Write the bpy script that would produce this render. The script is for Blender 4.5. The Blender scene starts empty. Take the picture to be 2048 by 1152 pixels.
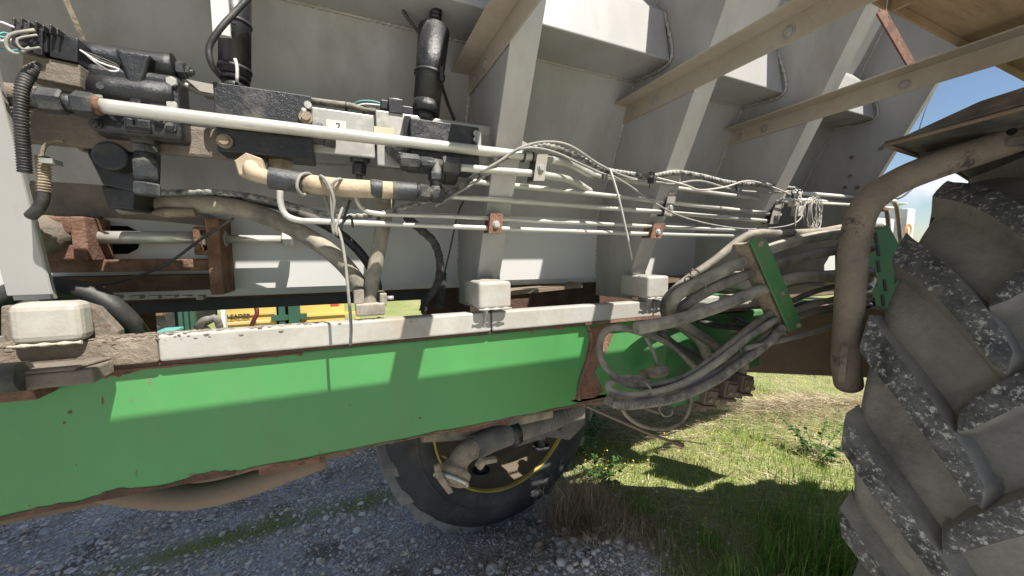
import bpy, bmesh, math, random
import numpy as np
from mathutils import Vector, Matrix, noise as mn
random.seed(7); np.random.seed(7)
S = bpy.context.scene
# ---------------------------------------------------------------- camera, sky, sun, exposure
H = 1.62                                   # eye height
CR = Vector((0.914, -0.4055, 0.0)); CU = Vector((0.0387, 0.0873, 0.9954)); CF = Vector((0.4036, 0.910, -0.0956))
CF.normalize(); CR = CF.cross(Vector((0,0,1))).normalized(); CU = CR.cross(CF).normalized()
FPX = 740.0
cam_d = bpy.data.cameras.new('camera'); cam = bpy.data.objects.new('camera', cam_d); S.collection.objects.link(cam)
cam_d.sensor_width = 36.0; cam_d.lens = 36.0*FPX/2048.0; cam_d.clip_start = 0.02; cam_d.clip_end = 3000
cam.matrix_world = Matrix(((CR.x, CU.x, -CF.x, 0), (CR.y, CU.y, -CF.y, 0), (CR.z, CU.z, -CF.z, H), (0,0,0,1)))
S.camera = cam
SUN = Vector((0.24, -0.57, 1.0)).normalized()          # towards the sun
w = bpy.data.worlds.new('World'); S.world = w; w.use_nodes = True
nt = w.node_tree; nt.nodes.clear()
sky = nt.nodes.new('ShaderNodeTexSky'); sky.sky_type = 'NISHITA'; sky.sun_disc = False
sky.sun_elevation = math.asin(SUN.z); sky.sun_rotation = math.atan2(SUN.x, SUN.y)
sky.air_density = 1.0; sky.dust_density = 0.35; sky.ozone_density = 1.8
bgn = nt.nodes.new('ShaderNodeBackground'); bgn.inputs[1].default_value = 0.062
tcn = nt.nodes.new('ShaderNodeTexCoord'); mpn = nt.nodes.new('ShaderNodeMapping'); mpn.inputs['Scale'].default_value = (1, 1, 2.6)
cn = nt.nodes.new('ShaderNodeTexNoise'); cn.inputs['Scale'].default_value = 2.6; cn.inputs['Detail'].default_value = 9; cn.inputs['Roughness'].default_value = 0.56
crp = nt.nodes.new('ShaderNodeValToRGB'); crp.color_ramp.elements[0].position = 0.54; crp.color_ramp.elements[1].position = 0.68
mxc = nt.nodes.new('ShaderNodeMixRGB'); mxc.inputs[2].default_value = (7.5, 7.8, 8.4, 1)
on = nt.nodes.new('ShaderNodeOutputWorld')
L = nt.links
L.new(tcn.outputs['Generated'], mpn.inputs[0]); L.new(mpn.outputs[0], cn.inputs['Vector']); L.new(cn.outputs[0], crp.inputs[0])
c0_ = (CR*((1892-1024)/FPX) + CU*((576-362)/FPX) + CF).normalized()      # a small cumulus low over the field
vd = nt.nodes.new('ShaderNodeVectorMath'); vd.operation = 'SUBTRACT'; vd.inputs[1].default_value = c0_
vs_ = nt.nodes.new('ShaderNodeVectorMath'); vs_.operation = 'MULTIPLY'; vs_.inputs[1].default_value = (1, 1, 2.4)
vl = nt.nodes.new('ShaderNodeVectorMath'); vl.operation = 'LENGTH'; n2 = nt.nodes.new('ShaderNodeTexNoise'); n2.inputs['Scale'].default_value = 16; n2.inputs['Detail'].default_value = 8
ad_ = nt.nodes.new('ShaderNodeMath'); ad_.operation = 'MULTIPLY_ADD'; ad_.inputs[1].default_value = .20; mr_ = nt.nodes.new('ShaderNodeMapRange'); mr_.inputs['From Min'].default_value = .20; mr_.inputs['From Max'].default_value = .13
mxx = nt.nodes.new('ShaderNodeMath'); mxx.operation = 'MAXIMUM'
tcg = nt.nodes.new('ShaderNodeTexCoord'); L.new(tcg.outputs['Generated'], vd.inputs[0]); L.new(vd.outputs[0], vs_.inputs[0]); L.new(vs_.outputs[0], vl.inputs[0]); L.new(tcg.outputs['Generated'], n2.inputs['Vector'])
L.new(n2.outputs[0], ad_.inputs[0]); L.new(vl.outputs['Value'], ad_.inputs[2]); L.new(ad_.outputs[0], mr_.inputs[0]); L.new(mr_.outputs[0], mxx.inputs[0]); L.new(crp.outputs[0], mxx.inputs[1])
L.new(mxx.outputs[0], mxc.inputs[0]); L.new(sky.outputs[0], mxc.inputs[1]); L.new(mxc.outputs[0], bgn.inputs[0]); L.new(bgn.outputs[0], on.inputs[0])
sl = bpy.data.lights.new('sun', 'SUN'); sl.energy = 5.0; sl.angle = math.radians(0.5); sl.color = (1.0, 0.955, 0.88)
so = bpy.data.objects.new('sun', sl); S.collection.objects.link(so); so.rotation_euler = SUN.to_track_quat('Z', 'Y').to_euler()
S.view_settings.view_transform = 'Standard'; S.view_settings.look = 'None'; S.view_settings.gamma = 1
S.view_settings.use_curve_mapping = False; S.view_settings.exposure = 1.04

# ---------------------------------------------------------------- helpers
def V(x, y, z): return Vector((x, y, z + H))            # metres from the eye to world
def ray(px, py): return CR*((px-1024)/FPX) + CU*((576-py)/FPX) + CF
def P(px, py, Y):                                       # point on the vertical plane y = Y (along the machine)
    r = ray(px, py); return r*(Y/r.y) + Vector((0,0,H))
def PX(px, py, X):
    r = ray(px, py); return r*(X/r.x) + Vector((0,0,H))
def PZ(px, py, z):
    r = ray(px, py); return r*(z/r.z) + Vector((0,0,H))
def PW(px, py): return PZ(px, py, -H)
def mm(Y, px): return px*Y*0.92/FPX                      # rough size of px pixels at depth Y
def rnd(a, b): return random.uniform(a, b)

class MB:
    def __init__(s): s.b = bmesh.new(); s.mi = 0
    def _f(s, vs, smooth=False):
        try:
            f = s.b.faces.new(vs); f.smooth = smooth; f.material_index = s.mi; return f
        except ValueError: return None
    def box(s, lo, hi, M=None):
        lo = Vector(lo); hi = Vector(hi)
        c = [Vector((x, y, z)) for z in (lo.z, hi.z) for y in (lo.y, hi.y) for x in (lo.x, hi.x)]
        if M is not None: c = [M @ q for q in c]
        v = [s.b.verts.new(q) for q in c]
        for q in ((0,2,3,1), (4,5,7,6), (0,1,5,4), (2,6,7,3), (0,4,6,2), (1,3,7,5)): s._f([v[i] for i in q])
        return s
    def prism(s, poly, ext):
        ext = Vector(ext); a = [s.b.verts.new(q) for q in poly]; c = [s.b.verts.new(Vector(q)+ext) for q in poly]
        n = len(a); s._f(a); s._f(c[::-1])
        for i in range(n): s._f([a[i], c[i], c[(i+1) % n], a[(i+1) % n]])
        return s
    def cyl(s, p0, p1, r0, r1=None, n=20, cap=True, rot=0.0, smooth=True):
        r1 = r0 if r1 is None else r1; p0 = Vector(p0); p1 = Vector(p1); d = (p1-p0).normalized()
        u = d.orthogonal().normalized()
        if abs(d.z) < 0.9: u = (Vector((0,0,1)) - d*d.z).normalized()
        q = d.cross(u)
        a = []; c = []
        for i in range(n):
            t = 2*math.pi*i/n + rot; e = u*math.cos(t) + q*math.sin(t)
            a.append(s.b.verts.new(p0 + e*r0)); c.append(s.b.verts.new(p1 + e*r1))
        for i in range(n): s._f([a[i], a[(i+1) % n], c[(i+1) % n], c[i]], smooth)
        if cap: s._f(a[::-1]); s._f(c)
        return s
    def hexn(s, p0, p1, r, rot=0.0):                    # hexagon with chamfered ends
        p0 = Vector(p0); p1 = Vector(p1); d = p1-p0
        s.cyl(p0+d*.12, p0+d*.88, r, r, 6, False, rot, False)
        s.cyl(p0, p0+d*.12, r*.88, r, 6, True, rot, False); s.cyl(p0+d*.88, p1, r, r*.88, 6, True, rot, False); return s
    def lathe(s, c, axis, prof, n=32, a0=0, a1=2*math.pi, smooth=True, f=None):
        c = Vector(c); d = Vector(axis).normalized(); u = Vector((0,0,1)) if abs(d.z) < .9 else Vector((1,0,0))
        u = (u - d*u.dot(d)).normalized(); q = d.cross(u); full = abs(a1-a0-2*math.pi) < 1e-6
        m = n if full else n+1; rings = []
        for i in range(m):
            t = a0 + (a1-a0)*i/n; e = u*math.cos(t)+q*math.sin(t)
            rings.append([s.b.verts.new(c + d*h + e*(r if f is None else r+f(t, h, r))) for r, h in prof])
        for i in range(n):
            A = rings[i]; B = rings[(i+1) % m]
            for j in range(len(prof)-1): s._f([A[j], B[j], B[j+1], A[j+1]], smooth)
        return s
    def tube(s, pts, r, n=10, step=None, rf=None, cap=True, straight=False):
        pts = [Vector(p) for p in pts]
        if straight: path = pts
        else:
            path = []
            for i in range(len(pts)-1):
                a = pts[max(i-1, 0)]; b = pts[i]; c = pts[i+1]; d = pts[min(i+2, len(pts)-1)]
                if i == 0: a = b*2-c
                if i == len(pts)-2: d = c*2-b
                k = max(3, int((c-b).length/(step or 0.012)))
                for j in range(k):
                    t = j/k
                    path.append(0.5*((2*b)+(c-a)*t+(2*a-5*b+4*c-d)*t*t+(-a+3*b-3*c+d)*t**3))
            path.append(pts[-1])
        rings = []; u = None; L_ = 0
        for i, p in enumerate(path):
            t = (path[min(i+1, len(path)-1)]-path[max(i-1, 0)])
            if t.length < 1e-9: t = Vector((1,0,0))
            t.normalize()
            if u is None: u = t.orthogonal().normalized()
            u = (u - t*u.dot(t))
            if u.length < 1e-6: u = t.orthogonal()
            u.normalize(); q = t.cross(u)
            if i: L_ += (p-path[i-1]).length
            rr = []
            for k in range(n):
                a = 2*math.pi*k/n; rad = r if rf is None else r*rf(L_, a)
                rr.append(s.b.verts.new(p + (u*math.cos(a)+q*math.sin(a))*rad))
            rings.append(rr)
        for i in range(len(rings)-1):
            A = rings[i]; B = rings[i+1]
            for k in range(n): s._f([A[k], A[(k+1) % n], B[(k+1) % n], B[k]], True)
        if cap: s._f(rings[0][::-1]); s._f(rings[-1])
        return s

ALL = {}
def root(name, label, cat, loc, group=None, kind=None):
    o = bpy.data.objects.new(name, None); S.collection.objects.link(o); o.location = loc; o.empty_display_size = .05
    o['label'] = label; o['category'] = cat
    if group: o['group'] = group
    if kind: o['kind'] = kind
    bpy.context.view_layer.update()
    return o
def wloc(o):
    p = Vector((0,0,0))
    while o is not None: p += Vector(o.location); o = o.parent
    return p
def obj(name, mb, mats, parent=None, bev=0.0, seg=2, label=None, loc=None):
    bmesh.ops.recalc_face_normals(mb.b, faces=mb.b.faces)
    me = bpy.data.meshes.new(name)
    if loc is None:
        if parent is not None: loc = wloc(parent)
        else:
            xs = [v.co for v in mb.b.verts]
            loc = Vector(((min(v.x for v in xs)+max(v.x for v in xs))/2, (min(v.y for v in xs)+max(v.y for v in xs))/2, min(v.z for v in xs)))
    for v in mb.b.verts: v.co -= loc
    mb.b.to_mesh(me); mb.b.free()
    for m in (mats if isinstance(mats, (list, tuple)) else [mats]): me.materials.append(m)
    o = bpy.data.objects.new(name, me); S.collection.objects.link(o)
    if parent is not None: o.parent = parent; o.location = loc - wloc(parent)
    else: o.location = loc
    if bev > 0:
        b = o.modifiers.new('bevel', 'BEVEL'); b.width = bev; b.segments = seg; b.limit_method = 'ANGLE'; b.angle_limit = math.radians(35)
    if label: o['label'] = label
    return o
def tag(o, label, cat, group=None, kind=None):
    o['label'] = label; o['category'] = cat
    if group: o['group'] = group
    if kind: o['kind'] = kind
    return o

# ---------------------------------------------------------------- materials (world-position noise; colour, grain and wear, shade in a few)
def mat(name, col, rough=.5, metal=0.0, dust=None, dusta=0.0, dscale=6.0, up=0.0, spot=None, spota=0.0, sscale=14.0, bump=0.0, bscale=60.0, var=.08, stretch=(1,1,1), spec=.5, coat=0.0):
    m = bpy.data.materials.new(name); m.use_nodes = True; t = m.node_tree; N = t.nodes; K = t.links; b = N['Principled BSDF']
    g = N.new('ShaderNodeNewGeometry'); mp = N.new('ShaderNodeMapping'); mp.inputs['Scale'].default_value = stretch; K.new(g.outputs['Position'], mp.inputs[0])
    def noise(sc, det=6, ro=.6):
        n = N.new('ShaderNodeTexNoise'); n.inputs['Scale'].default_value = sc; n.inputs['Detail'].default_value = det; n.inputs['Roughness'].default_value = ro; K.new(mp.outputs[0], n.inputs['Vector']); return n.outputs[0]
    def ramp(i, lo, hi):
        r = N.new('ShaderNodeMapRange'); r.inputs['From Min'].default_value = lo; r.inputs['From Max'].default_value = hi; K.new(i, r.inputs[0]); return r.outputs[0]
    def math_(op, a, c):
        q = N.new('ShaderNodeMath'); q.operation = op; q.use_clamp = True
        for i, x in enumerate((a, c)):
            if isinstance(x, (int, float)): q.inputs[i].default_value = x
            else: K.new(x, q.inputs[i])
        return q.outputs[0]
    def mix(f, a, c):
        q = N.new('ShaderNodeMixRGB')
        for i, x in enumerate((f, a, c)):
            if isinstance(x, (int, float)): q.inputs[i].default_value = x
            elif isinstance(x, tuple): q.inputs[i].default_value = (*x, 1)
            else: K.new(x, q.inputs[i])
        return q.outputs[0]
    lo = tuple(c*(1-var*2) for c in col); hi = tuple(min(1, c*(1+var*1.6)) for c in col)
    c = mix(ramp(noise(dscale*.6, 5), .3, .7), lo, hi)
    r_ = rough
    if dust is not None and dusta > 0:
        f = ramp(noise(dscale, 10, .72), .62-.45*dusta, .95-.45*dusta)
        if up > 0:
            sx = N.new('ShaderNodeSeparateXYZ'); K.new(g.outputs['Normal'], sx.inputs[0]); f = math_('ADD', f, math_('MULTIPLY', ramp(sx.outputs[2], .1, 1), up))
        c = mix(f, c, dust)
        r = N.new('ShaderNodeMapRange'); r.inputs['To Min'].default_value = rough; r.inputs['To Max'].default_value = .92; K.new(f, r.inputs[0]); r_ = r.outputs[0]
        if metal:
            q = N.new('ShaderNodeMapRange'); q.inputs['To Min'].default_value = metal; q.inputs['To Max'].default_value = 0; K.new(f, q.inputs[0]); K.new(q.outputs[0], b.inputs['Metallic'])
    if spot is not None:
        f2 = ramp(noise(sscale, 11, .75), .74-.35*spota, .80-.33*spota); c = mix(f2, c, spot)
    K.new(c, b.inputs['Base Color'])
    if isinstance(r_, float) or isinstance(r_, int): b.inputs['Roughness'].default_value = r_
    else: K.new(r_, b.inputs['Roughness'])
    if metal and not (dust is not None and dusta > 0): b.inputs['Metallic'].default_value = metal
    b.inputs['Specular IOR Level'].default_value = spec
    if coat: b.inputs['Coat Weight'].default_value = coat; b.inputs['Coat Roughness'].default_value = .25
    if bump:
        bp = N.new('ShaderNodeBump'); bp.inputs['Strength'].default_value = min(1, bump); bp.inputs['Distance'].default_value = .0035 if bump <= 1 else .0035*bump
        K.new(noise(bscale, 8, .7), bp.inputs['Height']); K.new(bp.outputs[0], b.inputs['Normal'])
    return m
TAN = (.30, .235, .165); MUD = (.16, .115, .075); RUST = (.155, .075, .048); DUSTG = (.27, .245, .2)
M = {}
M['hopper'] = mat('hopper paint', (.335, .327, .312), .34, 0, dust=(.225, .20, .17), dusta=.38, dscale=3.2, spot=(.17, .13, .095), spota=.20, sscale=17, bump=.25, bscale=9, var=.06, stretch=(1, 1, .35))
M['weld'] = mat('brushed weld', (.40, .375, .33), .5, .3, dust=(.24, .2, .15), dusta=.3, dscale=20)
M['white'] = mat('white hopper paint', (.47, .465, .455), .30, 0, dust=(.50, .47, .42), dusta=.18, dscale=3.0, spot=(.33, .24, .17), spota=.11, sscale=26, var=.03, bump=.05)
M['cream'] = mat('cream painted steel', (.35, .34, .31), .5, 0, dust=(.27, .225, .17), dusta=.45, dscale=7, spot=(.24, .16, .10), spota=.22, sscale=24, bump=.3, bscale=80)
M['creamdirt'] = mat('caked cream steel', (.50, .46, .37), .7, 0, dust=(.26, .20, .15), dusta=.50, dscale=9, spot=(.20, .10, .06), spota=.3, sscale=20, bump=1.5, bscale=60)
M['caked'] = mat('mud caked steel', (.15, .125, .10), .9, 0, dust=(.23, .19, .145), dusta=.5, dscale=14, spot=RUST, spota=.4, sscale=12, bump=2.2, bscale=70)
M['green'] = mat('green frame paint', (.058, .232, .066), .34, 0, dust=(.125, .20, .095), dusta=.26, dscale=3.5, spot=(.20, .12, .07), spota=.17, sscale=6, bump=.12, bscale=40, var=.09, stretch=(1, 1, .4))
M['greend'] = mat('dusty green steel', (.045, .19, .06), .55, 0, dust=(.20, .16, .11), dusta=.34, dscale=9, spot=(.19, .10, .06), spota=.28, sscale=16, bump=.4)
M['rust'] = mat('flaking rust', RUST, .9, 0, dust=(.30, .175, .12), dusta=.45, dscale=18, spot=(.05, .03, .024), spota=.46, sscale=30, bump=2.5, bscale=90, var=.2)
M['rustd'] = mat('dark rust', (.085, .045, .03), .92, 0, dust=(.19, .095, .06), dusta=.3, dscale=16, spot=(.035, .025, .02), spota=.4, sscale=24, bump=1.5, bscale=80, var=.2)
M['zinc'] = mat('plated steel tube', (.52, .515, .47), .36, .5, dust=(.36, .31, .24), dusta=.34, dscale=24, up=.05, spot=(.22, .16, .11), spota=.26, sscale=40, var=.06, stretch=(.35, 1, 1))
M['zincp'] = mat('painted light tube', (.66, .64, .58), .35, .15, dust=(.42, .35, .27), dusta=.25, dscale=20, spot=(.22, .16, .11), spota=.2, sscale=30, var=.06, stretch=(.4, 1, 1))
M['black'] = mat('black painted casting', (.016, .017, .019), .30, 0, dust=(.11, .10, .088), dusta=.24, dscale=11, up=.14, spot=(.36, .34, .31), spota=.19, sscale=60, bump=.6, bscale=120, var=.2)
M['blackm'] = mat('matt black plastic', (.014, .014, .016), .4, 0, dust=(.11, .10, .09), dusta=.22, dscale=16, up=.08, spot=(.40, .39, .36), spota=.06, sscale=90, bump=.2, var=.2)
M['fitting'] = mat('worn steel fitting', (.045, .048, .052), .36, .3, dust=(.19, .175, .15), dusta=.30, dscale=22, up=.1, spot=(.40, .39, .36), spota=.18, sscale=50, bump=.6, bscale=150, var=.2)
M['tanm'] = mat('dust coated fitting', (.12, .095, .07), .75, 0, dust=(.36, .29, .20), dusta=.62, dscale=20, up=.25, spot=(.09, .07, .05), spota=.2, sscale=40, bump=1.0, bscale=120)
M['hosetan'] = mat('dust coated hose', (.17, .135, .10), .8, 0, dust=(.42, .335, .235), dusta=.75, dscale=12, up=.25, spot=(.10, .085, .07), spota=.18, sscale=30, bump=.6, bscale=120)
M['hose'] = mat('dusty rubber hose', (.036, .036, .035), .6, 0, dust=(.33, .295, .235), dusta=.72, dscale=9, up=.42, spot=(.02, .02, .02), spota=.15, sscale=30, bump=.4, bscale=120, var=.2)
M['hose2'] = mat('half cleaned rubber hose', (.022, .022, .023), .5, 0, dust=(.30, .265, .21), dusta=.58, dscale=6, up=.35, spot=(.30, .26, .2), spota=.12, sscale=40, bump=.4, bscale=120, var=.2)
M['hoseb'] = mat('dark rubber hose', (.022, .022, .022), .5, 0, dust=(.14, .125, .10), dusta=.30, dscale=9, up=.15, bump=.3, bscale=120, var=.2)
M['hoseblue'] = mat('blue black hose', (.022, .034, .055), .5, 0, dust=(.22, .19, .15), dusta=.32, dscale=12, up=.2, bump=.3, bscale=120, var=.2)
M['loom'] = mat('dusty cable loom', (.06, .057, .052), .6, 0, dust=(.31, .275, .22), dusta=.55, dscale=30, up=.3, bump=.4, bscale=140)
M['wire'] = mat('grey cable', (.20, .195, .18), .6, 0, dust=(.35, .32, .26), dusta=.4, dscale=30)
M['wirel'] = mat('light cable', (.42, .40, .36), .55, 0, dust=(.30, .26, .2), dusta=.3, dscale=30)
M['teal'] = mat('teal wire', (.10, .30, .30), .5); M['wirew'] = mat('white wire', (.7, .7, .68), .5)
M['pipe'] = mat('mud painted guard pipe', (.175, .145, .112), .75, 0, dust=(.275, .21, .155), dusta=.5, dscale=9, spot=(.05, .046, .046), spota=.58, sscale=4.5, bump=1.6, bscale=60, var=.1)
M['brown'] = mat('brown dusty steel', (.15, .105, .072), .8, 0, dust=(.20, .15, .105), dusta=.5, dscale=4, spot=(.06, .05, .045), spota=.15, sscale=9, bump=.5, bscale=60)
M['fender'] = mat('black dusty fender', (.05, .05, .047), .55, 0, dust=(.22, .185, .14), dusta=.42, dscale=7, up=.2, spot=(.16, .12, .085), spota=.2, sscale=9, bump=.6, bscale=80)
M['brace'] = mat('dusty brace steel', (.37, .325, .255), .55, .15, dust=(.28, .215, .145), dusta=.42, dscale=6, spot=(.17, .10, .065), spota=.22, sscale=18, bump=.5, bscale=90)
M['deck'] = mat('weathered deck underside', (.30, .215, .12), .8, 0, dust=(.20, .135, .075), dusta=.4, dscale=5, bump=.5, bscale=30, stretch=(1, 8, 1))
M['tyre'] = mat('worn tyre rubber', (.125, .12, .112), .78, 0, dust=(.29, .272, .235), dusta=.72, dscale=5, up=.05, spot=(.42, .41, .39), spota=.05, sscale=55, bump=1.6, bscale=45, var=.25)
M['lug'] = mat('scuffed lug rubber', (.055, .057, .060), .6, 0, dust=(.25, .242, .222), dusta=.46, dscale=11, spot=(.58, .57, .54), spota=.58, sscale=62, bump=3.2, bscale=60, var=.3)
M['tyre_shaded'] = mat('shaded tyre rubber', (.045, .045, .046), .75, 0, dust=(.15, .13, .10), dusta=.3, dscale=5, bump=1.2, bscale=40, var=.2)  # far tyre: copy of the rubber with shade put into its colour
M['yrim'] = mat('yellow rim paint', (.45, .35, .06), .5, 0, dust=(.24, .17, .08), dusta=.42, dscale=14, spot=(.12, .09, .05), spota=.25, sscale=30, bump=.5)
M['ydish'] = mat('muddy yellow dish', (.07, .052, .028), .75, 0, dust=(.11, .085, .055), dusta=.65, dscale=5, spot=(.35, .26, .06), spota=.18, sscale=9, bump=.7)
M['band'] = mat('silver clamp band', (.5, .49, .46), .4, .6, dust=(.3, .25, .18), dusta=.4, dscale=30)
M['grey'] = mat('grey stubby drain pipe', (.10, .096, .09), .65, 0, dust=(.23, .20, .16), dusta=.45, dscale=9, up=.3, spot=(.06, .06, .06), spota=.2, sscale=14, bump=.6)
M['hole'] = mat('dark hole', (.008, .008, .008), .95, spec=.05)
M['sticker'] = mat('paper sticker', (.52, .51, .48), .6, 0, dust=(.5, .45, .36), dusta=.2, dscale=20); M['stickery'] = mat('yellowed sticker', (.50, .44, .30), .6)
M['ink'] = mat('black ink', (.02, .02, .02), .6)
M['alu'] = mat('bare aluminium', (.38, .375, .35), .38, .35, dust=(.48, .44, .36), dusta=.25, dscale=12, spot=(.3, .25, .18), spota=.1, sscale=30, bump=.1)
M['yellow'] = mat('yellow machine paint', (.56, .38, .11), .45, 0, dust=(.45, .30, .10), dusta=.15, dscale=2)
M['dark'] = mat('dark machinery', (.03, .032, .033), .6, 0, dust=(.10, .09, .07), dusta=.3, dscale=4)
M['dgreen'] = mat('dark green paint', (.02, .07, .045), .5); M['turq'] = mat('turquoise sheet', (.10, .32, .27), .6)
M['farwhite'] = mat('pale far machine', (.62, .63, .64), .5, 0, dust=(.35, .34, .33), dusta=.35, dscale=3)
M['orange'] = mat('orange mark', (.5, .18, .05), .6)
M['clamp'] = mat('clamp plate', (.33, .31, .27), .5, .4, dust=(.27, .23, .17), dusta=.3, dscale=20)
M['rope'] = mat('fabric loom', (.04, .04, .04), .9, 0, dust=(.16, .15, .13), dusta=.4, dscale=40, bump=3, bscale=200)

# ================================================================= GROUND
def sm(a, b, x):
    t = min(1, max(0, (x-a)/(b-a))); return t*t*(3-2*t)
def gz(x, y):
    z = .03*(mn.noise(Vector((x*.7, y*.7, 0)))) + .012*mn.noise(Vector((x*3, y*3, 2)))
    z += .11*math.exp(-(((x-1.10)/.38)**2+((y-1.42)/.20)**2))       # rubble mound
    z += .10*sm(1.6, 2.1, x)*math.exp(-((y-(2.62-.32*(x-2.2)))/.26)**2)*math.exp(-((x-3.4)/1.8)**2)  # windrow of straw
    z -= .10*math.exp(-(((x-.8)/.7)**2+((y-2.15)/.40)**2))
    if x > 8 or y > 9 or x < -6: z *= .3
    return z
def grassy(x, y):                                   # 1 in the grass, 0 on the gravel
    n = .35*mn.noise(Vector((x*1.3, y*1.3, 5))) + .15*mn.noise(Vector((x*5, y*5, 1)))
    edge = 1.33 - .75*sm(2.0, 3.2, y) - 1.0*sm(2.7, 3.6, y) - .5*sm(3.2, 5, y)
    g = sm(-.18, .18, x-edge+n)
    st = math.exp(-((y-2.47-.05*x)/.10)**2)*sm(-2.2, -1.6, x)*(1-sm(.0, .5, x))
    return max(g, min(1, st*(.85+n*2)), sm(6, 8, y+n*3))
def far_near(u):                                    # non-uniform grid
    return u
def grid_ground():
    xs = list(np.concatenate([[-900, -300, -100, -40, -20, -12, -8], np.arange(-6, 8.01, .07), [9, 11, 14, 20, 40, 100, 300, 900]]))
    ys = list(np.concatenate([[-900, -200, -50, -15, -5, -2], np.arange(-1, 7.01, .07), [8, 10, 14, 20, 30, 60, 150, 400, 1200]]))
    v = [(x, y, gz(x, y)) for y in ys for x in xs]; nx = len(xs)
    f = [(j*nx+i, j*nx+i+1, (j+1)*nx+i+1, (j+1)*nx+i) for j in range(len(ys)-1) for i in range(nx-1)]
    me = bpy.data.meshes.new('ground'); me.from_pydata(v, [], f)
    at = me.attributes.new('grassy', 'FLOAT', 'POINT'); at.data.foreach_set('value', [grassy(p[0], p[1]) for p in v])
    for p in me.polygons: p.use_smooth = True
    m = bpy.data.materials.new('earth'); m.use_nodes = True; t = m.node_tree; N = t.nodes; K = t.links; b = N['Principled BSDF']; b.inputs['Roughness'].default_value = .95
    a = N.new('ShaderNodeAttribute'); a.attribute_name = 'grassy'; g = N.new('ShaderNodeNewGeometry')
    def no(sc, d=8):
        n = N.new('ShaderNodeTexNoise'); n.inputs['Scale'].default_value = sc; n.inputs['Detail'].default_value = d; n.inputs['Roughness'].default_value = .7; K.new(g.outputs['Position'], n.inputs['Vector']); return n
    def rp(i, cols):
        r = N.new('ShaderNodeValToRGB'); e = r.color_ramp.elements
        e[0].position, e[0].color = cols[0][0], (*cols[0][1], 1); e[1].position, e[1].color = cols[-1][0], (*cols[-1][1], 1)
        for p_, c_ in cols[1:-1]: q = e.new(p_); q.color = (*c_, 1)
        K.new(i, r.inputs[0]); return r.outputs[0]
    vo = N.new('ShaderNodeTexVoronoi'); vo.inputs['Scale'].default_value = 70; K.new(g.outputs['Position'], vo.inputs['Vector'])
    gravel = rp(vo.outputs['Color'], [(.2, (.34, .335, .32)), (.5, (.47, .46, .44)), (.85, (.60, .59, .57))])
    soil = rp(no(9).outputs[0], [(.3, (.14, .12, .09)), (.7, (.27, .235, .19))])
    mg = N.new('ShaderNodeMixRGB'); K.new(rp(no(3.2).outputs[0], [(.50, (0,0,0)), (.62, (1,1,1))]), mg.inputs[0]); K.new(gravel, mg.inputs[1]); K.new(soil, mg.inputs[2])
    gr = rp(no(1.2).outputs[0], [(.3, (.16, .20, .05)), (.5, (.22, .24, .08)), (.72, (.34, .29, .16))])
    mx = N.new('ShaderNodeMixRGB'); K.new(a.outputs['Fac'], mx.inputs[0]); K.new(mg.outputs[0], mx.inputs[1]); K.new(gr, mx.inputs[2]); K.new(mx.outputs[0], b.inputs['Base Color'])
    bp = N.new('ShaderNodeBump'); bp.inputs['Strength'].default_value = 1; bp.inputs['Distance'].default_value = .012; K.new(vo.outputs['Distance'], bp.inputs['Height']); K.new(bp.outputs[0], b.inputs['Normal'])
    me.materials.append(m)
    o = bpy.data.objects.new('ground', me); S.collection.objects.link(o); o['kind'] = 'structure'; o['label'] = 'gravel yard track running into mown grass field'
    return o
grid_ground()

def colmat(name, rough=.9, trans=0.0):
    m = bpy.data.materials.new(name); m.use_nodes = True; t = m.node_tree; b = t.nodes['Principled BSDF']; b.inputs['Roughness'].default_value = rough
    a = t.nodes.new('ShaderNodeAttribute'); a.attribute_name = 'tint'; t.links.new(a.outputs['Color'], b.inputs['Base Color']); b.inputs['Specular IOR Level'].default_value = .25
    if trans:
        tr = t.nodes.new('ShaderNodeBsdfTranslucent'); t.links.new(a.outputs['Color'], tr.inputs[0]); mx = t.nodes.new('ShaderNodeMixShader'); mx.inputs[0].default_value = trans
        t.links.new(b.outputs[0], mx.inputs[1]); t.links.new(tr.outputs[0], mx.inputs[2]); t.links.new(mx.outputs[0], t.nodes['Material Output'].inputs[0])
    return m
MC = {'stone': colmat('stone colours', .85), 'blade': colmat('blade colours', .55, .35), 'straw': colmat('straw colours', .75, .15)}
def bulk(name, verts, faces, cols, m, label, cat, smooth=False, parent=None):
    me = bpy.data.meshes.new(name); nv = len(verts); nf = len(faces); k = faces.shape[1]
    me.vertices.add(nv); me.vertices.foreach_set('co', verts.astype(np.float32).ravel())
    me.loops.add(nf*k); me.loops.foreach_set('vertex_index', faces.astype(np.int32).ravel())
    me.polygons.add(nf); me.polygons.foreach_set('loop_start', np.arange(0, nf*k, k, dtype=np.int32)); me.polygons.foreach_set('loop_total', np.full(nf, k, dtype=np.int32))
    me.update(calc_edges=True)
    at = me.color_attributes.new('tint', 'FLOAT_COLOR', 'POINT'); c4 = np.ones((nv, 4), np.float32); c4[:, :3] = cols; at.data.foreach_set('color', c4.ravel())
    me.materials.append(m); o = bpy.data.objects.new(name, me); S.collection.objects.link(o)
    if parent is not None: o.parent = parent; o['kind'] = 'stuff'
    else: tag(o, label, cat, kind='stuff')
    return o
def inview(x, y, z=0.0, pad=60):
    d = Vector((x, y, z-H)); f = d.dot(CF)
    if f < .2: return False
    px = 1024+FPX*d.dot(CR)/f; py = 576-FPX*d.dot(CU)/f
    return -pad < px < 2048+pad and 300 < py < 1152+pad*2
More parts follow.
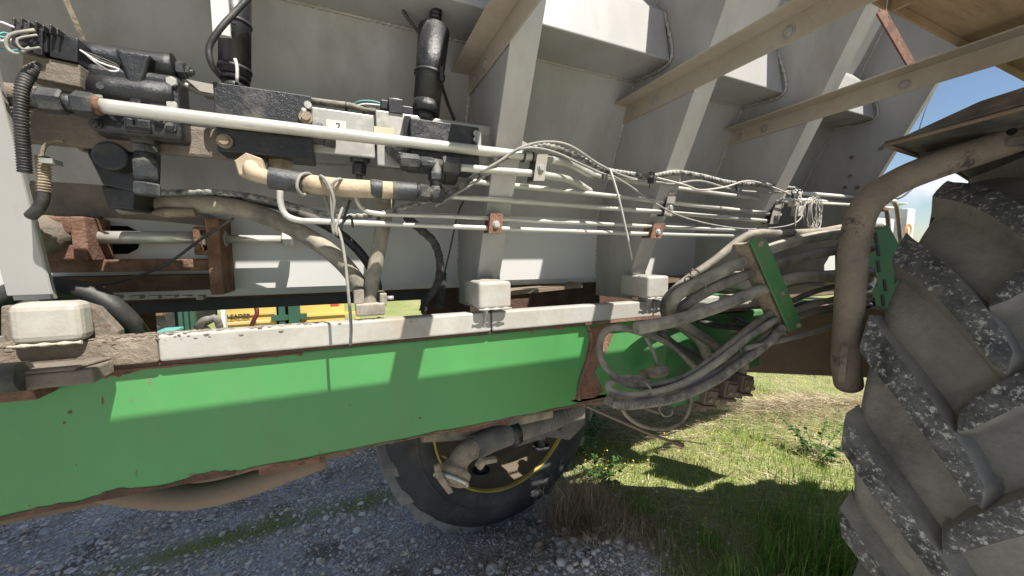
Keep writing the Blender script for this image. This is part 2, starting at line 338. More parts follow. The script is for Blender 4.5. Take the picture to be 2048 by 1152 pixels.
# gravel stones
ico = bmesh.new(); bmesh.ops.create_icosphere(ico, subdivisions=1, radius=1); ico.verts.ensure_lookup_table()
IV = np.array([v.co[:] for v in ico.verts]); IF = np.array([[v.index for v in f.verts] for f in ico.faces]); ico.free()
pts = []
while len(pts) < 26000:
    x = rnd(-2.6, 1.9); y = rnd(1.2, 5.2) if random.random() < .35 else rnd(1.25, 3.2)
    if not inview(x, y, 0, 120) or random.random() < grassy(x, y)*.93: continue
    if mn.noise(Vector((x*1.6, y*2.4, 9))) > .22 and random.random() < .6: continue
    s = .0036+.009*random.random()**2.8 + (.012 if random.random() < .03 else 0)
    pts.append((x, y, s))
for _ in range(90):                                  # larger lumps on the mound
    x = random.gauss(1.02, .27); y = random.gauss(1.55, .12)
    pts.append((x, y, rnd(.012, .034)))
n = len(pts); A = np.array(pts); sc = np.random.uniform(.55, 1.25, (n, 3)); sc[:, 2] *= .6
ang = np.random.uniform(0, 6.28, n); jit = np.random.uniform(.75, 1.2, (n, len(IV), 1))
Vv = IV[None]*jit*sc[:, None]*A[:, 2][:, None, None]
tl = np.random.uniform(-.5, .5, n); ct, st_ = np.cos(tl)[:, None], np.sin(tl)[:, None]
y2 = Vv[..., 1]*ct - Vv[..., 2]*st_; z2 = Vv[..., 1]*st_+Vv[..., 2]*ct; Vv[..., 1] = y2; Vv[..., 2] = z2
ca, sa = np.cos(ang)[:, None], np.sin(ang)[:, None]
xx = Vv[..., 0]*ca - Vv[..., 1]*sa; yy = Vv[..., 0]*sa+Vv[..., 1]*ca
zz = np.array([gz(p[0], p[1]) for p in pts])[:, None] + Vv[..., 2] + A[:, 2][:, None]*.25
VV = np.stack([xx+A[:, 0][:, None], yy+A[:, 1][:, None], zz], -1).reshape(-1, 3)
FF = (IF[None]+np.arange(n)[:, None, None]*len(IV)).reshape(-1, 3)
br = np.random.uniform(.40, .72, n); br[np.random.rand(n) < .06] = .72
tint = np.stack([br*1.08, br*1.0, br*.92], -1); warm = np.random.rand(n) < .22; tint[warm] *= np.array([1.0, .88, .74])
bulk('gravel', VV, FF, np.repeat(tint, len(IV), 0), MC['stone'], 'loose blue grey crushed gravel on the yard track', 'gravel')

def blades(name, spots, label, cat, m, hr, wr, cols, lean=.35, seg=3, parent=None, flat=0.0):
    n = len(spots); A = np.array(spots); h = np.random.uniform(hr[0], hr[1], n)*A[:, 2]; wd = np.random.uniform(wr[0], wr[1], n)
    az = np.random.uniform(0, 6.283, n); ln = np.abs(np.random.normal(0, lean, n)) + flat; turn = np.random.uniform(0, 6.283, n)
    base = np.array([gz(p[0], p[1]) for p in spots]); out = []
    for k in range(seg+1):
        t = k/seg; bend = ln*(t**1.7); px = A[:, 0]+np.cos(az)*h*np.sin(np.minimum(bend, 1.9))*t; py = A[:, 1]+np.sin(az)*h*np.sin(np.minimum(bend, 1.9))*t
        pz = base + h*t*np.cos(np.minimum(bend*.8, 1.5)) - .004
        if flat: pz = base + .006 + h*t*np.cos(np.minimum(ln, 1.55)) + A[:, 3]; px = A[:, 0]+np.cos(az)*h*t*np.sin(np.minimum(ln, 1.57)); py = A[:, 1]+np.sin(az)*h*t*np.sin(np.minimum(ln, 1.57))
        w_ = wd*(1-t**1.5*.9)
        out.append(np.stack([px-np.cos(turn)*w_/2, py-np.sin(turn)*w_/2, pz+ (w_*.5 if flat else 0)], -1)); out.append(np.stack([px+np.cos(turn)*w_/2, py+np.sin(turn)*w_/2, pz], -1))
    Vx = np.stack(out, 1).reshape(-1, 3); q = np.array([[2*k, 2*k+1, 2*k+3, 2*k+2] for k in range(seg)])
    F = (q[None]+np.arange(n)[:, None, None]*(2*(seg+1))).reshape(-1, 4)
    ci = np.random.choice(len(cols), n, p=np.array([c[3] for c in cols])/sum(c[3] for c in cols)); C = np.array([c[:3] for c in cols])[ci]*np.random.uniform(.75, 1.25, (n, 1))
    return bulk(name, Vx, F, np.repeat(C, 2*(seg+1), 0), m, label, cat, parent=parent)
GREENS = [(.22, .34, .05, 5), (.32, .42, .07, 4), (.13, .25, .04, 3), (.46, .42, .17, 1.8), (.55, .48, .25, 1.2)]
def hay(x, y): return sm(1.5, 2.1, x)*math.exp(-((y-(2.62-.32*(x-2.2))-.12*mn.noise(Vector((x*1.5, 0, 4))))/.24)**2)
sp = []
tries = 0
while len(sp) < 62000 and tries < 900000:
    tries += 1
    if random.random() < .6: x = rnd(-1.5, 4.5); y = rnd(.7, 4.2)
    else: x = rnd(1, 14); y = rnd(1, 9)
    if not inview(x, y, 0, 60): continue
    g = grassy(x, y)
    if random.random() > g**1.5 or random.random() < hay(x, y)*.85: continue
    p = mn.noise(Vector((x*1.8, y*1.8, 3)))
    if p < -.15 and random.random() < .5: continue
    sp.append((x, y, (.7+1.1*max(0, p))*(1+.05*max(0, x-4)) * (.55 if x < .9 else 1)))
blades('short_grass', sp, 'short sunlit green grass of the field beside the track', 'grass', MC['blade'], (.03, .085), (.0025, .006), GREENS, .6)
sp = []
for cx, cy, r, k, hh in ((2.02, 1.02, .17, 330, 1.0), (2.35, 1.20, .16, 210, .9), (1.72, 1.10, .08, 70, .7), (2.75, 1.35, .2, 110, .7), (1.45, 1.95, .10, 130, .55), (1.6, 1.62, .08, 110, .6), (2.22, .92, .13, 300, 1.0), (1.90, .84, .10, 160, .8), (2.5, .98, .2, 200, .9), (1.78, 1.30, .05, 60, .7)):
    for _ in range(k):
        x = random.gauss(cx, r*.6); y = random.gauss(cy, r*.5)
        if x > 1.28: sp.append((x, y, hh))
blades('tall_grass', sp, 'tall dark green grass standing by the near tyre', 'grass', MC['blade'], (.10, .27), (.003, .0065), [(.12, .25, .04, 5), (.18, .33, .055, 4), (.28, .42, .08, 2), (.48, .43, .2, 1.2)], .45, 4)
STR = [(.46, .38, .25, 4), (.36, .28, .18, 3), (.56, .48, .34, 2), (.22, .16, .10, 2)]
sp = []
tries = 0
while len(sp) < 19000 and tries < 500000:
    tries += 1
    x = rnd(1.3, 6.5); y = rnd(1.2, 3.4)
    hy = hay(x, y); q = max(0, mn.noise(Vector((x*2.1, y*2.1, 8))))*.55+.06
    if not inview(x, y, 0, 40) or random.random() > hy+q: continue
    sp.append((x, y, 1.0, rnd(0, .14)*hy))
blades('dry_straw', sp, 'heap of dead brown straw lying across the green grass', 'straw', MC['straw'], (.07, .24), (.002, .0045), STR, .22, 2, flat=1.25)
sp = []
for _ in range(1500): x = random.gauss(1.27, .10); y = random.gauss(1.80, .09); sp.append((x, y, 1))
for _ in range(900): x = random.gauss(1.38, .14); y = random.gauss(1.55, .14); sp.append((x, y, .6))
blades('straw_tuft', sp, 'upright dead brown grass tuft in front of the far tyre', 'dry grass', MC['straw'], (.10, .30), (.002, .004), [(.44, .33, .21, 4), (.56, .43, .28, 3), (.30, .21, .13, 3)], .95, 3)
sp = []
for _ in range(1500):
    x = rnd(-2.0, .9); y = random.gauss(2.78, .13)
    if random.random() < .75: sp.append((x, y, 1.0, rnd(0, .012)))
for _ in range(500): sp.append((rnd(.5, 1.4), random.gauss(1.62, .12), .8, .01))
blades('dead_litter', sp, 'dry brown stalks scattered over the gravel', 'litter', MC['straw'], (.03, .13), (.002, .004), [(.26, .20, .14, 4), (.15, .11, .08, 3), (.38, .31, .22, 2)], .1, 2, flat=1.45)
# yellow flowers
fl = []
while len(fl) < 420:
    x = rnd(1.35, 7); y = rnd(1.2, 5)
    if inview(x, y) and mn.noise(Vector((x*1.2, y*1.2, 12))) > -.05 and random.random() < 1.2-hay(x, y): fl.append((x, y, rnd(.05, .11), rnd(.004, .008)))
for _ in range(60): fl.append((random.gauss(1.65, .2), random.gauss(2.3, .25), rnd(.06, .16), rnd(.004, .007)))
fv = []; ff = []
for x, y, h_, r in fl:
    b = len(fv); z = gz(x, y)+h_; t = rnd(-.5, .5)
    for k in range(6): a = k*math.pi/3; fv.append((x+r*math.cos(a), y+r*math.sin(a)*.8, z+r*math.sin(a+t)*.5))
    ff += [(b, b+1, b+2), (b, b+2, b+3), (b, b+3, b+4), (b, b+4, b+5)]
bulk('yellow_flowers', np.array(fv), np.array(ff), np.tile(np.array([.75, .58, .03]), (len(fv), 1)), MC['blade'], 'small yellow wildflowers dotted through the grass', 'flowers')
# leafy weeds
def weed(cx, cy, hgt, rad, nst, label, seed, sz=.03, dark=1.0):
    rs = random.Random(seed); fv = []; ff = []; fc = []
    r_ = root('leafy_weed', label, 'weed', (cx, cy, gz(cx, cy)), 'leafy weeds in the grass')
    st = MB()
    for i in range(nst):
        a = rs.uniform(0, 6.28); l = rs.uniform(.3, 1)*rad; hh = hgt*rs.uniform(.6, 1); p0 = Vector((cx+.02*math.cos(a), cy+.02*math.sin(a), gz(cx, cy)))
        p1 = Vector((cx+l*math.cos(a), cy+l*math.sin(a), p0.z+hh)); st.tube([p0, p0.lerp(p1, .5)+Vector((0,0,hh*.12)), p1], .002, 5, .05)
        for k in range(13):
            t = .15+.85*k/12; p = p0.lerp(p1, t)+Vector((0,0,hh*.12*math.sin(t*3.14))); b = rs.uniform(0, 6.28); d = Vector((math.cos(b), math.sin(b), rs.uniform(-.3, .5))).normalized(); s_ = sz*rs.uniform(.6, 1.2)
            q = d.cross(Vector((rs.uniform(-.4, .4), rs.uniform(-.4, .4), 1))).normalized()*s_*.32; n0 = len(fv); up = Vector((0,0,s_*.12))
            fv += [p, p+d*s_*.5+q, p+d*s_-up, p+d*s_*.5-q]; ff.append((n0, n0+1, n0+2, n0+3)); g = rs.uniform(.7, 1.2)*dark; c = (.07*g, .16*g, .03*g); fc += [c]*4
    obj('stem', st, M['dgreen'], r_)
    off = np.array(r_.location[:]); o = bulk('leaves', np.array([v[:] for v in fv])-off, np.array(ff), np.array(fc), MC['blade'], '', '', parent=r_)
weed(1.66, 2.42, .34, .22, 16, 'bushy dark green weed right against the far tyre', 1, .05)
weed(1.85, 2.55, .26, .22, 12, 'leafy weed just right of the bush at the far tyre', 2, .045)
weed(1.62, 2.05, .18, .20, 12, 'low spreading weed below the bush at the far tyre', 3, .035)
weed(3.3, 1.55, .30, .30, 9, 'feathery dark weed poking past the near tyre edge', 4, .05, .8)

# ================================================================= HOPPER
def wallY(z): return 1.42 if z < .15 else 1.42 - .426*(z-.15)
def flY(z): return 1.155 - .45*z
hop = root('spreader_hopper', 'big beige steel spreader hopper with slanting ribs above the green beam', 'hopper', V(.9, 1.6, -.16))
mb = MB()
x0, x1 = -2.2, 2.46; t = .006
mb.prism([V(x0, wallY(.12), .15), V(x0, wallY(1.9), 1.9), V(x0, wallY(1.9)+.012, 1.9), V(x0, 1.432, .15)], (x1-x0, 0, 0))
obj('wall_panel', mb, M['hopper'], hop)
mb = MB(); mb.box(V(x0, 1.42, -.115), V(x1, 1.428, .15)); mb.prism([V(x0, 1.42, -.115), V(x0, 1.435, -.138), V(x0, 1.46, -.142), V(x0, 1.46, -.136), V(x0, 1.438, -.130), V(x0, 1.426, -.113)], (x1-x0, 0, 0))
obj('lower_panel', mb, M['white'], hop, label='white vertical lower side panel')
mb = MB(); mb.box(V(x0, 1.46, -.15), V(x1, 2.45, -.142)); obj('floor_pan', mb, M['rustd'], hop)
mb = MB(); mb.box(V(x0, 2.45, -.15), V(x1, 2.46, .15)); mb.prism([V(x0, 2.45, .15), V(x0, 3.2, 1.9), V(x0, 3.21, 1.9), V(x0, 2.46, .15)], (x1-x0, 0, 0)); obj('wall_panel', mb, M['hopper'], hop)
mb = MB(); mb.prism([V(x1, 1.43, -.14), V(x1, wallY(1.9), 1.9), V(x1, 3.2, 1.9), V(x1, 2.45, -.14)], (-.006, 0, 0)); obj('end_panel', mb, M['hopper'], hop)
def bead(pts, r=.0035, name='weld_bead', par=hop):
    m_ = MB(); m_.tube(pts, r*1.35, 6, .006, rf=lambda s, a: 1+.35*math.sin(s*700)+.2*math.sin(s*310)); return obj(name, m_, M['weld'], par)
ribs = []
for i, (xa, xb) in enumerate(((-.642, -.587), (.40, .482), (1.06, 1.142), (1.70, 1.782), (2.44, 2.448))):
    mb = MB(); zt = 1.15 if i else .345
    fx = (xa-.045, xb-.02) if i else (-.612, -.507)
    # near side web, far side web, and front flange
    def web(X, T):
        mb.prism([V(X, flY(-.07)+.004, -.07), V(X, flY(zt)+.004, zt), V(X, wallY(zt), zt), V(X, wallY(.15)+.0, .15), V(X, 1.42, -.20), V(X, 1.18, -.19)], (T, 0, 0))
    if i: web(xa, .005)
    else: mb.prism([V(xa, 1.126, -.10), V(xa, 1.046, zt), V(xa, 1.066, zt), V(xa, 1.146, -.10)], (xb-xa, 0, 0))
    if 0 < i < 4: web(xb-.005, .005)
    rb = obj('rib', mb, M['hopper'], hop, label=None if i else 'short leaning strut at the far left')
    if i < 4:
        mb = MB(); F_ = flY if i else (lambda z: 1.10-.18*z); mb.prism([V(xa-(.0 if i else .004), F_(-.09), -.09), V(xa, F_(zt), zt), V(xa, F_(zt)+.005, zt), V(xa, F_(-.09)+.005, -.09)], (xb-xa+(0 if i else .008), 0, 0)); obj('rib_flange', mb, M['hopper'], rb, bev=.002, seg=3)
        mb = MB(); dz = 0 if i else -.012; mb.box(V(fx[0], 1.045, -.172+dz), V(fx[1], 1.20 if i else 1.10, -.088+dz)); 
        obj('rib_foot', mb, M['cream'], rb, bev=.010 if i else .016, seg=3)
        mb = MB()
        for zz in (-.172,):
            mb.tube([V(fx[0], 1.044, zz+dz), V(fx[1], 1.044, zz+dz)], .0035, 6, .006, rf=lambda s, a: 1+.4*math.sin(s*800))
        obj('weld_bead', mb, M['cream'] if i else M['creamdirt'], rb)
        mb = MB(); mb.prism([V(xa-.02, 1.05, -.172), V(xa-.02, 1.12, -.172), V(xa-.02, 1.12, -.235), V(xa-.02, 1.075, -.235)], (.006, 0, 0)); obj('gusset', mb, M['cream'], rb)
    else:
        mb = MB(); mb.prism([V(xa-.012, flY(.1)-.003, .1), V(xa-.012, flY(zt)-.003, zt), V(xa-.012, flY(zt)+.003, zt), V(xa-.012, flY(.1)+.003, .1)], (.03, 0, 0)); obj('rib_flange', mb, M['cream'], rb)
    X = xa-.002
    if i == 0: continue
    bead([V(X, wallY(z_)-.002, z_) for z_ in (-.10, .15, .4, .66)], par=rb); bead([V(X, wallY(z_)-.002, z_) for z_ in (.86, 1.0, 1.14)], par=rb)
    ribs.append((xa, xb))
# last rib: bolts through the web
for px, py in ((1703, 315), (1700, 352), (1762, 297), (1715, 375), (1690, 375)):
    mb = MB(); p = PX(px, py, 2.438); mb.cyl(p, p+Vector((-.006, 0, 0)), .009, n=8); obj('bolt', mb, M['caked'], hop)
# shelf boxes between the ribs
prev = x0
for i, (xa, xb) in enumerate(ribs):
    a, b = prev+.004, xa-.002
    mb = MB(); z0 = .666
    sec = [(1.02, z0), (wallY(z0)+.004, z0), (wallY(.9)+.004, .90), (1.055, .845)]
    mb.prism([V(a, y, z) for y, z in sec], (b-a, 0, 0)); o = obj('stiffener_box', mb, M['hopper'], hop, bev=.006, seg=3)
    bead([V(a, wallY(z0)-.002, z0-.001), V(b, wallY(z0)-.002, z0-.001)], .003, par=o)
    bead([V(b-.003, wallY(z0)-.01, z0-.001), V(b-.003, 1.018, z0), V(b-.003, 1.053, .845)], .0042, par=o)
    prev = xb
# sill tube lying on the beam
for a_, b_ in ((-.40, .405), (.409, 1.075), (1.079, 1.75)):
    mb = MB(); mb.box(V(a_, 1.075, -.248), V(b_, 1.118, -.186)); obj('sill_tube', mb, M['cream'], hop, bev=.006, seg=3)
mb = MB(); mb.box(V(-2.2, 1.074, -.2485), V(-.401, 1.12, -.187)); obj('sill_tube', mb, mat('mud caked sill', (.34, .30, .24), .85, 0, dust=(.19, .15, .11), dusta=.85, dscale=7, spot=(.50, .46, .38), spota=.35, sscale=8, bump=3, bscale=50), hop, bev=.006, seg=3, label='mud caked left length of the sill tube')
mb = MB(); mb.prism([P(0, 612, 1.115), P(160, 606, 1.115), P(192, 616, 1.115), P(236, 662, 1.115), P(236, 705, 1.115), P(0, 705, 1.115)], (0, .03, 0)); obj('foot_plate', mb, M['caked'], hop, bev=.004)
# caked dirt on the sill at the left
mb = MB()
for k in range(520):
    x = -.75+abs(random.gauss(0, .30)); y = rnd(1.076, 1.116); z = -.186 if random.random() < .8 else rnd(-.200, -.186); s_ = rnd(.0012, .0042)
    if z > -.187: c = V(x, y, z)
    else: c = V(x, 1.075, z)
    bm = bmesh.ops.create_icosphere(mb.b, subdivisions=1, radius=s_, matrix=Matrix.Translation(c) @ Matrix.Diagonal((1.8, .8, .6, 1)))
o = obj('dirt_crust', mb, M['caked'], hop); o['kind'] = 'stuff'
# dark cross members under the hopper at the right, and the strip behind the rail
mb = MB(); mb.box(V(.28, 1.47, -.26), V(1.9, 1.60, -.152)); obj('cross_member', mb, M['rustd'], hop)
mb = MB(); mb.box(V(-2.2, 1.50, -.30), V(-.60, 1.62, -.152)); obj('cross_member', mb, M['rustd'], hop)
mb = MB(); mb.box(V(-.599, 1.475, -.186), V(.279, 1.53, -.152)); obj('cross_member', mb, M['dark'], hop)
mb = MB(); mb.prism([P(1020, 582, 1.30), P(1150, 572, 1.30), P(1165, 566, 1.30), P(1165, 575, 1.30), P(1010, 592, 1.30)], (0, .1, 0)); obj('slide_bar', mb, M['brown'], hop)
mb = MB(); mb.prism([P(1315, 560, 1.30), P(1400, 552, 1.30), P(1400, 560, 1.30), P(1315, 568, 1.30)], (0, .1, 0)); obj('slide_bar', mb, M['brown'], hop)
# slot and stains bay at the left
mb = MB(); n_ = 10
pl = [P(170, 450, 1.4185), P(255, 452, 1.4185), P(275, 462, 1.4185), P(282, 480, 1.4185), P(275, 498, 1.4185), P(255, 508, 1.4185), P(170, 508, 1.4185)]
mb.prism(pl, (0, .003, 0)); obj('slot', mb, M['hole'], hop)
mb = MB(); mb.box(V(-2.2, 1.408, .02), V(-.62, 1.4195, .40)); mb.prism([P(60, 360, 1.405), P(235, 372, 1.405), P(300, 395, 1.405), P(432, 437, 1.405), P(432, 455, 1.405), P(380, 448, 1.405), P(300, 440, 1.405), P(60, 425, 1.405)], (0, .012, 0)); obj('bay_plate', mb, M['caked'], hop)

mb = MB(); mb.prism([P(1005, 400, 1.412), P(1060, 396, 1.412), P(1188, 397, 1.412), P(1165, 408, 1.412), P(1130, 417, 1.412), P(1090, 420, 1.412), P(1045, 416, 1.412), P(1018, 409, 1.412)], (0, .004, 0)); obj('dark_lens', mb, M['dark'], hop)  # flat dark lens shape set on the lower panel
mb = MB(); a = P(122, -10, 1.10); b = P(166, 92, 1.12); mb.prism([a, a+Vector((.008, 0, 0)), b+Vector((.008, 0, 0)), b], (0, .004, 0)); tag(obj('seam_strip', mb, M['tanm'], None), 'thin brown strip rising behind the wiring connector', 'strip')

mb = MB(); mb.box(V(2.47, 1.5, -.21), V(3.7, 2.35, .03)); obj('conveyor_tail', mb, M['white'], hop, bev=.01)
mb = MB(); mb.box(V(1.95, 1.55, -.32), V(3.5, 1.9, -.215)); obj('spinner_guard', mb, M['brown'], hop, bev=.01)

# ================================================================= walkway deck and its braces
deck = root('walkway', 'dusty raised walkway on angle iron braces bolted to the hopper ribs', 'walkway', V(.6, -.3, .6))
for i, (a, b, ya, yb) in enumerate(((-1.6, .0, -.2, .524), (.0015, 1.247, -.2, .524), (1.2485, 1.85, -.05, .52), (1.8515, 2.45, .25, .52))):
    mb = MB(); mb.box(V(a, ya, .625), V(b, yb, .638)); mb.box(V(a, yb-.005, .60), V(b, yb, .6245)); mb.box(V(a, ya, .59), V(a+.005, yb-.006, .6245)); obj('deck_panel', mb, M['deck'], deck, bev=.002)
def brace(X, z_in, z_out, y_in, y_out, w_=.052, leg=.05, shift=0):
    mb = MB(); a = V(X, y_in, z_in); b = V(X, y_out, z_out)
    mb.prism([a, b, b+Vector((0,0,.064)), a+Vector((0,0,.064))], (-.005, 0, 0))
    up = Vector((0,0,.064)); mb.prism([a+up+Vector((-.005, 0, 0)), b+up+Vector((-.005, 0, 0)), b+up+Vector((-.068, 0, 0)), a+up+Vector((-.068, .02, 0))], (0, 0, -.005))
    o = obj('angle_brace', mb, M['brace'], deck, bev=.0012)
    for q in (.06, .17, .62):
        p = a.lerp(b, 0)+Vector((-.0045, -q, .026+(z_out-z_in)*q/(y_in-y_out))); m_ = MB(); m_.hexn(p, p+Vector((-.008, 0, 0)), .0115); m_.cyl(p, p+Vector((-.003, 0, 0)), .016, n=16); obj('bolt', m_, M['clamp'], o)
brace(-.70, .535, .56, 1.24, -.85); brace(.398, .525, .555, 1.25, -.85); brace(1.058, .525, .555, 1.25, -.85); brace(1.698, .51, .55, 1.26, -.85)
mb = MB(); a = P(1728, -30, .80); b = P(1826, 140, .80); d = (b-a).normalized(); sd = Vector((1, 0, .35)).normalized()*.036
mb.prism([a-sd, a+sd, b+sd, b-sd], (0, -.006, 0)); obj('diagonal_strap', mb, M['rust'], deck, label='rusty flat diagonal strap')
mb = MB(); a = P(1562, -12, .8); b = P(1600, 8, .8); mb.prism([a, b, b+Vector((0,0,.02)), a+Vector((0,0,.03))], (0, .004, 0)); obj('rusty_tab', mb, M['rust'], deck)

# ================================================================= CHASSIS: green beam
ch = root('chassis_frame', 'faded bright green box beam with rusty weld joint across the machine', 'chassis', V(.4, 1.17, -.56))
mb = MB(); mb.box(V(-2.3, 1.10, -.56), V(1.19, 1.25, -.256)); obj('main_beam', mb, M['green'], ch, bev=.012, seg=4)
mb = MB(); mb.box(V(1.19, 1.115, -.55), V(2.0, 1.25, -.27)); obj('rear_beam', mb, M['greend'], ch, bev=.01, seg=3)
mb = MB(); mb.box(V(-2.2, 1.45, -.72), V(1.1, 1.53, -.362)); obj('hidden_sun_block', mb, M['brown'], ch, bev=.008)  # unseen block added behind the beam to keep sun off the gravel
mb = MB(); mb.box(V(-2.2, 1.532, -.80), V(.0, 1.70, -.40)); obj('hidden_sun_block', mb, M['brown'], ch, bev=.008)  # second unseen block, added to stop a streak of sun on the gravel
# rust joint plate
mb = MB()
ja = [P(1180, 655, 1.098), P(1235, 645, 1.098), P(1215, 700, 1.098), P(1190, 745, 1.098), P(1208, 782, 1.098), P(1190, 796, 1.098), P(1150, 800, 1.098), P(1160, 760, 1.098), P(1175, 700, 1.098)]
mb.prism(ja, (0, .014, 0)); obj('joint_plate', mb, M['rust'], ch, bev=.002)
mb = MB(); mb.tube([P(1172, 640, 1.094), P(1183, 675, 1.094), P(1176, 720, 1.094), P(1160, 765, 1.094), P(1158, 800, 1.094)], .006, 8, .01, rf=lambda s, a: 1+.5*math.sin(s*130)*math.sin(s*411)); obj('weld_bead', mb, M['rust'], ch)
mb = MB(); mb.prism([P(1140, 802, 1.10), P(1180, 792, 1.10), P(1330, 778, 1.10), P(1340, 790, 1.10), P(1190, 812, 1.10)], (0, .08, 0)); obj('lower_lip', mb, M['brown'], ch)
# ragged rust line along the lower and upper edge of the beam
def ragged(xa, xb, z, h0, face, seed, n_=60):
    rs = random.Random(seed); m_ = MB(); top = []; 
    for k in range(n_+1):
        x = xa+(xb-xa)*k/n_; top.append(V(x, face, z+h0*(.25+abs(mn.noise(Vector((x*7, seed, 0))))*1.5*rs.uniform(.6, 1.2))))
    m_.prism([V(xa, face, z)]+top+[V(xb, face, z)], (0, .0022, 0)); return m_
obj('rust_edge', ragged(-1.2, 1.18, -.5605, .010, 1.0985, 3, 110), M['rust'], ch)
obj('rust_edge', ragged(-.92, -.28, -.5605, .030, 1.0983, 5, 60), M['rustd'], ch)
mb = ragged(-.52, -.12, 0, -.016, 1.0975, 8, 60)
for v in mb.b.verts: v.co.z += -.262
obj('rust_edge', mb, M['rust'], ch)
mb = MB(); mb.box(V(-2.2, 1.085, -.2575), V(1.72, 1.16, -.2495)); obj('packing_strip', mb, M['rustd'], ch)
mb = MB(); mb.box(V(.76, 1.072, -.256), V(1.75, 1.11, -.2475)); obj('rusty_packing_strip', mb, M['rust'], ch)
stain = mat('dirty green stain', (.13, .15, .075), .7, 0, dust=(.20, .15, .10), dusta=.5, dscale=14)
def patch(cx, cy, w_, h_, m_, seed, n_=22):
    rs = random.Random(seed); pl = []
    for k in range(n_):
        a = 2*math.pi*k/n_; q = rs.uniform(.55, 1.1); pl.append(P(cx+w_*q*math.cos(a), cy+h_*q*math.sin(a), 1.0994))
    m2 = MB(); m2.prism(pl, (0, .0004, 0)); obj('rust_patch', m2, m_, ch)
for k, (cx, cy, w_, h_) in enumerate(((298, 762, 3, 9), (262, 800, 3, 5), (205, 802, 3, 8), (140, 825, 5, 5), (128, 846, 4, 3), (272, 948, 2, 8), (385, 950, 12, 3), (152, 932, 2, 3), (58, 1012, 3, 2), (640, 905, 3, 3), (840, 836, 3, 3), (700, 810, 2, 1.5), (960, 672, 3, 2), (1065, 664, 4, 4), (1118, 655, 14, 5), (880, 672, 20, 4))):
    patch(cx, cy, w_, h_, stain if cy > 900 or k in (0, 1) else M['rust'], k)
# fittings under the beam
mb = MB(); mb.box(V(-.235, 1.11, -.585), V(-.09, 1.20, -.561)); obj('underside_tab', mb, M['rust'], ch, bev=.003)
mb = MB(); mb.cyl(P(697, 905, 1.14)+Vector((0,0,.02)), P(697, 905, 1.14)+Vector((0,0,-.004)), .013, n=8); obj('bolt', mb, M['rust'], ch)
mb = MB(); mb.box(V(.30, 1.12, -.585), V(.42, 1.22, -.561)); obj('underside_tab', mb, M['rust'], ch, bev=.003)
mb = MB()
pth = [P(200, 975, 1.20), P(300, 990, 1.19), P(400, 992, 1.18), P(500, 968, 1.17), P(590, 935, 1.17), P(650, 915, 1.18)]
mb.tube(pth, .032, 14, .02, rf=lambda s, a: 1.0+.0*a); obj('bent_guard_tube', mb, M['brown'], ch, label='tan bent tube bulging below the beam')
# axle arm to the wheel
mb = MB(); a = Vector((1.52, 1.30, 0)); b = Vector((2.30, .80, 0)); dd = (b-a).normalized(); nn = Vector((dd.y, -dd.x, 0))
mb.prism([V(a.x, a.y, -.585), V(b.x, b.y, -.585), V(b.x, b.y, -.26), V(a.x, a.y, -.26)], -nn*.18)
obj('axle_arm', mb, M['brown'], ch, bev=.008)
mb = MB(); mb.prism([P(1480, 735, 1.13), P(1395, 610, 1.13), P(1465, 590, 1.13), P(1500, 640, 1.13), P(1530, 735, 1.13)], (0, .1, 0)); mb.box(P(1500, 690, 1.2), P(1410, 600, 1.2)+Vector((0, .1, 0))); obj('mount_plate', mb, M['greend'], ch)
# rusty ledge at the left end
mb = MB()
mb.box(V(-1.4, 1.0, -.262), V(-.475, 1.075, -.232)); mb.prism([V(-1.4, 1.0, -.232), V(-.50, 1.0, -.232), V(-.475, 1.07, -.232), V(-1.4, 1.07, -.232)], (0, 0, .008))
obj('rusty_ledge', mb, M['caked'], ch, bev=.004)
mb = MB(); mb.prism([P(-60, 745, 1.03), P(75, 740, 1.03), P(95, 752, 1.03), P(70, 760, 1.03), P(90, 770, 1.03), P(60, 785, 1.03), P(-60, 788, 1.03)], (0, .08, 0)); mb.prism([P(-60, 770, 1.04), P(60, 772, 1.04), P(75, 800, 1.04), P(-60, 812, 1.04)], (0, .07, 0)); obj('flaking_plate', mb, M['rust'], ch, bev=.003)
mb = MB(); mb.cyl(P(-60, 762, 1.0), P(50, 752, 1.0), .028, n=20); obj('pivot_pin', mb, M['fender'], ch)

# ================================================================= HYDRAULIC VALVES
# mounting rail
mr = root('valve_mounting_rail', 'long horizontal mounting rail carrying the three black hydraulic valves', 'rail', V(.0, 1.2, .17))
zl = P(90, 235, 1.16).z-H
mb = MB(); mb.box(V(-.9, 1.085, .218), V(-.14, 1.105, .285)); mb.tube([V(-.9, 1.10, .31), V(-.42, 1.10, .31)], .022, 14, .05); obj('rail_beam', mb, M['caked'], mr, bev=.006)
mb = MB(); mb.box(P(617, 303, 1.06), V(P(750, 303, 1.06).x, 1.075, P(617, 212, 1.06).z-H)); obj('bright_rail', mb, M['alu'], mr, bev=.003)
mb = MB(); mb.box(V(P(752, 250, 1.065).x, 1.065, .23), V(P(1000, 250, 1.065).x, 1.08, P(800, 226, 1.065).z-H)); obj('bright_rail', mb, M['alu'], mr, bev=.003)
mb = MB(); mb.prism([P(945, 270, 1.06), P(1033, 275, 1.06), P(1080, 300, 1.06), P(1040, 306, 1.06), P(950, 300, 1.06)], (0, .006, 0)); p = P(1015, 290, 1.055); mb.cyl(p, p+Vector((0, -.01, 0)), .010, .006, 14); obj('end_bracket', mb, M['clamp'], mr, bev=.001)
mb = MB(); mb.prism([P(652, 238, 1.0585), P(692, 243, 1.0585), P(692, 262, 1.0585), P(652, 257, 1.0585)], (0, .001, 0)); st = obj('sticker', mb, M['sticker'], mr)
